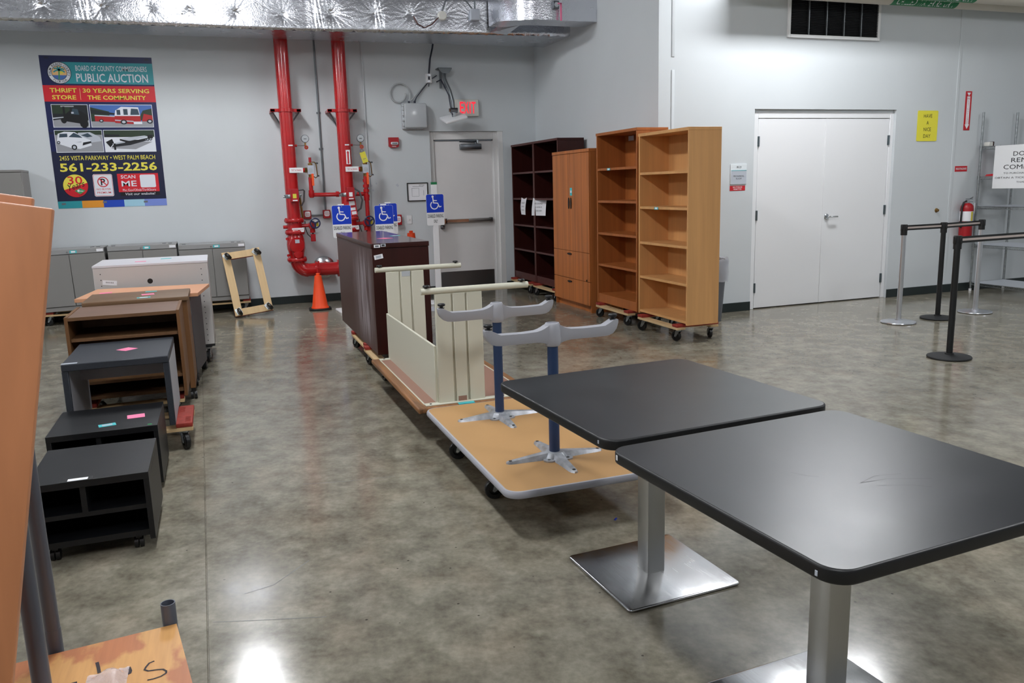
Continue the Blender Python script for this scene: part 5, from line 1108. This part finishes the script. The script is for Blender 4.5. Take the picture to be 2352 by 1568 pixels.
# ------------------------------------------------------------------ plywood cart with posts, panels leaning on it
ct = thing('post_cart', 'plywood deck cart with dark steel posts in the left foreground', 'cart', (-.47, 2.09, 0)); PX, PY, DZ = -.47, 2.09, .2
def f(b):
    pts = [(-.225-PX, 2.483-PY), (-.77-PX, 2.415-PY), (-.63-PX, 1.6-PY), (-.1-PX, 1.67-PY)]; b.prism(list(reversed(pts)), DZ-.018, DZ, 'plywood')
part('deck', ct, f)
def f(b):
    def q(x, y): return (x-PX, y-PY)
    S = [q(*p) for p in ((-.275, 2.289), (-.288, 2.283), (-.295, 2.266), (-.298, 2.253), (-.288, 2.243), (-.266, 2.24), (-.25, 2.236), (-.241, 2.223), (-.241, 2.213), (-.253, 2.202), (-.272, 2.197), (-.287, 2.197))]
    b.stroke(S, .006, 'marker', DZ+.0008); b.stroke([q(-.427, 2.345), q(-.42, 2.315), q(-.414, 2.284)], .009, 'marker', DZ+.0008); b.stroke([q(-.34, 2.284), q(-.334, 2.262), q(-.335, 2.251), q(-.34, 2.249)], .009, 'marker', DZ+.0008)
    b.stroke([q(-.50, 2.255), q(-.465, 2.26)], .01, 'marker', DZ+.0008)
part('marker_lettering', ct, f, False)
def ring_tube(b, x, y, z0, z1, r, m='tube_dark', th=.003):
    b.lathe([(r, z0), (r, z1), (r-th, z1), (r-th, z0)], m, 24, (x-PX, y-PY, 0), cap0=False, cap1=False)
part('post_socket', ct, lambda b: ring_tube(b, -.245, 2.505, .06, .262, .0215)); part('post_socket', ct, lambda b: ring_tube(b, -.552, 2.475, .06, .262, .0215)); part('post_socket', ct, lambda b: ring_tube(b, -.484, 2.0, DZ, .26, .0225))
part('post', ct, lambda b: ring_tube(b, -.552, 2.475, .1, 1.15, .0205)); part('post', ct, lambda b: ring_tube(b, -.484, 2.0, DZ, 1.15, .0205))
part('under_frame', ct, lambda b: (b.box(-.3, .23, .3, .35, .13, DZ-.018, 'tube_dark', .004), b.box(-.25, .33, -.4, -.35, .13, DZ-.018, 'tube_dark', .004), b.box(-.29, -.25, -.4, .35, .13, DZ-.02, 'tube_dark'), b.box(.18, .22, -.4, .35, .13, DZ-.02, 'tube_dark'), b.box(-.095, -.07, .34, .39, .1, .16, 'tube_dark'), b.box(.205, .23, .34, .40, .1, .16, 'tube_dark')))
for sx, sy in ((-.2, .2), (.14, .2), (-.16, -.3), (.2, -.3)): add_caster(ct, sx, sy, .0, 1.0, 'big', .05)
def leaning_panel(name, label, w, h, th_, yb, yt, x_r, xb, m, me_):
    # right edge runs from (xb, z=DZ) at the bottom to (x_r) at the top: the panel leans to the left in its own plane
    t = thing(name, label, 'table top', (xb, yb, DZ+.002)); a = math.atan2(x_r-xb, h); lean_ = math.atan2(yt-yb, h)
    def f(b):
        b.M = RX(-lean_) @ RY(a); b.slab(-w, 0, 0, th_, 0, h, .002, m, .0) if False else b.box(-w, 0, 0, th_, 0, h, m, .004, 2)
    part('panel', t, f); return t, a, lean_
tp, a_, l_ = leaning_panel('leaning_table_top', 'peach wood table top leaning on the cart posts, nearest at the left edge', .72, 1.285, .03, 1.70, 1.80, -.293, -.53, 'peach_panel', 'peach_edge')
tp2, _, _ = leaning_panel('leaning_table_top', 'second peach table top just behind the nearest leaning one', .74, 1.308, .028, 1.765, 1.87, -.337, -.58, 'peach_panel', 'peach_edge')
def f(b):
    n = 18; pr = random.Random(5); vs = []; cx, cy = -.39-PX, 2.215-PY
    for i in range(n+1):
        for j in range(n+1):
            x, y = (i/n-.5)*.16, (j/n-.5)*.20; r = min(1, math.hypot(x/.08, y/.1)); q = 1-r*.35
            vs.append((cx+x*q, cy+y*q+.05*x, .001+.026*max(0, 1-r**3)*(0.55+.45*math.sin(23*x+31*y)*math.cos(40*x-13*y))+pr.uniform(0, .003)))
    b.add(vs, [(i*(n+1)+j, (i+1)*(n+1)+j, (i+1)*(n+1)+j+1, i*(n+1)+j+1) for i in range(n) for j in range(n)], 'bag')
b = MB(T((PX, PY, DZ+.001))); f(b); tag(b.build('plastic_bag', None, True, 60), 'crumpled clear plastic bag lying on the plywood deck', 'bag')

# ------------------------------------------------------------------ queue stanchions
def stanchion(label, x, y, post_m, base_m, belt_to=None):
    t = thing('queue_stanchion', label, 'stanchion', (x, y, 0), 0, 'queue stanchions')
    part('base', t, lambda b: b.lathe([(.163, .003), (.168, .008), (.165, .016), (.1, .022), (.035, .03), (.034, .04)], base_m, 36))
    part('post', t, lambda b: b.cyl((0, 0, .03), (0, 0, .91), .0245, post_m, n=24))
    part('head', t, lambda b: (b.cyl((0, 0, .885), (0, 0, .99), .031, 'black', n=24), b.box(-.036, .036, -.012, .012, .925, .985, 'black', .003), b.box(-.012, .012, -.036, .036, .925, .985, 'black', .003)))
    if belt_to:
        dx, dy_ = belt_to[0]-x, belt_to[1]-y; L_ = math.hypot(dx, dy_); a = math.atan2(dy_, dx)
        def f(b):
            b.M = RZ(a); b.box(.032, L_-.034, -.001, .001, .93, .982, 'belt_black'); b.box(.032, L_-.034, -.0016, .0016, .947, .965, 'belt_stripe')
        part('belt', t, f, False)
    return t
stanchion('silver stanchion nearest the double door', 6.43, 6.31, 'alu', 'alu', (6.955, 6.315))
stanchion('black stanchion between the two silver ones', 6.955, 6.315, 'black', 'black_soft', (7.59, 6.415))
stanchion('black stanchion standing nearest the camera', 5.525, 4.875, 'black', 'black_soft', (7.2, 4.96))
stanchion('silver stanchion in front of the fire extinguisher', 7.59, 6.415, 'alu', 'alu')
stanchion('black stanchion at the right end of the near belt', 7.2, 4.96, 'black', 'black_soft')

# ------------------------------------------------------------------ wire shelving rack and its sign
rk = thing('wire_rack', 'chrome wire shelving rack in the right corner', 'shelving', (9.25, 7.07, 0))
RX0, RX1, RYa, RYb = -.29, .28, -.62, .6
for x in (RX0, RX1):
    for y in (RYa, RYb):
        part('post', rk, lambda b: (b.cyl((x, y, .0), (x, y, 2.2), .0135, 'zinc', n=14), [b.cyl((x, y, z-.03), (x, y, z+.012), .019, 'zinc', n=12) for z in (.105, .585, 1.06, 1.42, 1.785)], b.cyl((x, y, 0), (x, y, .03), .017, 'white_plastic', n=12)))
for z in (.105, .585, 1.06, 1.42, 1.785):
    def f(b):
        for zz in (z, z-.03):
            for x in (RX0, RX1): b.cyl((x, RYa, zz), (x, RYb, zz), .0035, 'zinc', n=6)
            for y in (RYa, RYb): b.cyl((RX0, y, zz), (RX1, y, zz), .0035, 'zinc', n=6)
        for i in range(56):
            y = RYa+(RYb-RYa)*(i+.5)/56; b.cyl((RX0, y, z+.003), (RX1, y, z+.003), .0032, 'alu', n=5, caps=False)
            for x in (RX0, RX1): b.tube([(x, y-.012, z-.03), (x, y, z), (x, y+.012, z-.03)], .002, 'zinc', 4)
        for x in (-.1, .1): b.cyl((x, RYa, z), (x, RYb, z), .003, 'zinc', n=6)
    part('wire_shelf', rk, f)
ns = thing('notice_board', 'white do not remove computers notice hanging on the wire rack', 'sign', (8.93, 7.0, 1.28))
part('board', ns, lambda b: (setattr(b, 'M', sideM(0, 0, 0)), b.box(-.45, .45, 0, .507, -.004, 0, 'white_plastic', .001)))
for s, y, h, w in (('DO NOT', .405, .052, .40), ('REMOVE', .33, .052, .44), ('COMPUTERS', .252, .052, .63), ('TO PURCHASE A COMPUTER', .18, .02, .62), ('OBTAIN A TICKET FROM CASHIER', .127, .02, .84), ('THANK YOU', .075, .02, .26)):
    part('lettering', ns, lambda b: (setattr(b, 'M', sideM(-.0005, 0, 0)), b.text(s, 'ink', 0, y, h, w, .001, 0)), False)
for y in (-.4, .4): part('hook', ns, lambda b: b.tube([(0, y, .49), (.015, y, .51), (.03, y, .515)], .002, 'zinc', 5))
fit('red_cloth', 'red cloth lying on the wire rack behind the notice board', 'cloth', lambda b: b.prism([(7.25, 1.43), (7.62, 1.43), (7.60, 1.45), (7.45, 1.462), (7.36, 1.485), (7.27, 1.50)], 9.0, 9.2, 'red_sign', 'yz'), False)
fit('scanner', 'small cream and maroon device at the top of the wire rack', 'device', lambda b: (b.box(8.985, 9.05, 7.58, 7.66, 1.79, 1.84, 'offwhite', .006), b.box(9.05, 9.075, 7.585, 7.655, 1.79, 1.845, 'mahogany', .004)))

# ------------------------------------------------------------------ disabled parking signs on white posts
def parking_sign(label, x, y, ztop, rz=0.0, cap=0.0, base=.42, bx=0, by=0):
    t = thing('parking_sign', label, 'sign', (x, y, 0), rz, 'disabled parking signs'); w, h = .118, .395
    part('post', t, lambda b: (b.box(-.036, .036, -.004, .004, .02, ztop+.015+cap, 'white_plastic', .001), b.box(-.036, -.03, .004, .018, .02, ztop+.015+cap, 'white_plastic'), b.box(.03, .036, .004, .018, .02, ztop+.015+cap, 'white_plastic'), cap and b.box(-.038, .038, -.005, .019, ztop+.015+cap-.028, ztop+.018+cap, 'green_band')))
    part('base_plate', t, lambda b: b.slab(bx-base/2, bx+base/2, by-base/2, by+base/2, 0, .022, .03, 'white_plastic', .004))
    p_ = part('sign_plate', t, lambda b: (setattr(b, 'M', wallM(0, -.006, ztop-h)), b.slab(-w, w, 0, h, 0, .002, .022, 'white_plastic')), False)
    def f(b):
        b.M = wallM(0, -.0085, ztop-h); hb = h*.415
        b.poly([(-w+.002, hb), (w-.002, hb)]+[q for q in rrect(-w+.002, w-.002, 0, h-.002, .021) if q[1] > hb], 'blue_sign', .0002)
        m = 'paper'; z = .0008; s = .85; cx, cy = 0, h*.70
        def q(x, y): return (cx+x*s, cy+y*s)
        b.poly(circle(*q(-.035, .105), .0145, 16), m, z); b.stroke([q(-.033, .092), q(-.027, .03), q(-.024, .008)], .0145, m, z); b.stroke([q(-.03, .048), q(.03, .044)], .011, m, z)
        b.stroke([q(-.026, .012), q(.04, .006), q(.068, -.052), q(.098, -.042)], .0145, m, z); b.stroke([q(*p) for p in arc(-.012, -.022, .058, 128, 352, 20)], .013, m, z)
        b.text('DISABLED PARKING', 'ink', 0, h*.305, .045, w*1.78, z, .012); b.text('ONLY', 'ink', 0, h*.135, .042, w*.46, z, .012)
    part('sign_print', p_, f, False)
    part('bolt', t, lambda b: b.cyl((.005, -.014, ztop-.018), (.005, -.006, ztop-.018), .006, 'chrome', n=8)); return t
parking_sign('blue disabled parking sign on a tall white post beside the exit door', 2.655, 10.24, 1.40, .06, .135, .3, 0, 0)
parking_sign('leftmost blue disabled parking sign, in front of the red risers', 1.455, 10.2, 1.302, .05, 0, .36, .04, -.08)
parking_sign('blue disabled parking sign in front of another behind the credenza', 1.97, 10.15, 1.285, .05, 0, .3, 0, -.1)
parking_sign('blue disabled parking sign mostly hidden behind another sign', 2.078, 10.42, 1.302, .05, 0, .3, 0, .1)

# ------------------------------------------------------------------ cones, bin, bits on the floor
def cone(label, x, y, h, rb, base, base_m):
    t = thing('traffic_cone', label, 'cone', (x, y, 0), 0, 'orange traffic cones')
    part('base', t, lambda b: (b.slab(-base/2, base/2, -base/2, base/2, 0, .022, base*.3, base_m, .006), b.slab(-base*.4, base*.4, -base*.4, base*.4, .022, .03, base*.3, 'orange', .003)))
    part('cone_body', t, lambda b: b.lathe([(rb*1.12, .028), (rb, .05), (rb*.25+.018, h-.03), (.024, h-.025), (.026, h-.005), (.022, h), (.016, h)], 'orange', 28)); return t
c1 = cone('orange traffic cone with black base below the red pipe', 1.145, 10.45, .462, .098, .272, 'rubber'); cone('taller orange traffic cone behind the credenza by the exit door', 2.42, 10.66, .93, .13, .34, 'orange')
part('scuff', c1, lambda b: (setattr(b, 'M', T((.0, 0, 0))), b.stroke([(0, 0), (.0001, 0)], .0001, 'black', .2)), False) if False else None
t = thing('trash_can', 'grey trash can with clear liner behind the light oak bookcase', 'bin', (4.865, 7.36, 0))
part('bin', t, lambda b: b.lathe([(.135, 0), (.14, .01), (.185, .62), (.195, .63), (.195, .645), (.182, .645), (.135, .02)], 'bin_grey', 28, cap1=False))
def f(b):
    pr = random.Random(2); prof = [(.17, .5), (.178, .655), (.197, .668), (.205, .64), (.202, .58), (.206, .53), (.198, .46), (.196, .43)]; R = []; n = 36
    for r, z in prof: R.append([((r+pr.uniform(-.006, .008))*math.cos(2*math.pi*i/n), (r+pr.uniform(-.006, .008))*math.sin(2*math.pi*i/n), z+pr.uniform(-.012, .012)) for i in range(n)])
    b.rings(R, 'liner', True, False, False)
part('liner', t, f)
fit('cardboard_sheet', 'white sheet on the floor between the credenza and the exit door', 'sheet', lambda b: b.slab(2.28, 2.47, 9.55, 9.85, 0, .012, .01, 'poster_silver'), False)
fit('floor_speck', 'tiny blue scrap on the floor under the tan table', 'scrap', lambda b: (setattr(b, 'M', T((1.56, 3.06, .0005)) @ RZ(.8)), b.box(-.012, .012, -.004, .004, 0, .002, 'blue_sign')), False)
fit('zip_tie', 'thin dark wire hanging under the nearest black table', 'wire', lambda b: b.tube([(1.80, 1.60, .682), (1.803, 1.62, .6), (1.79, 1.64, .52), (1.76, 1.65, .45), (1.72, 1.66, .40)], .0012, 'black', 5))
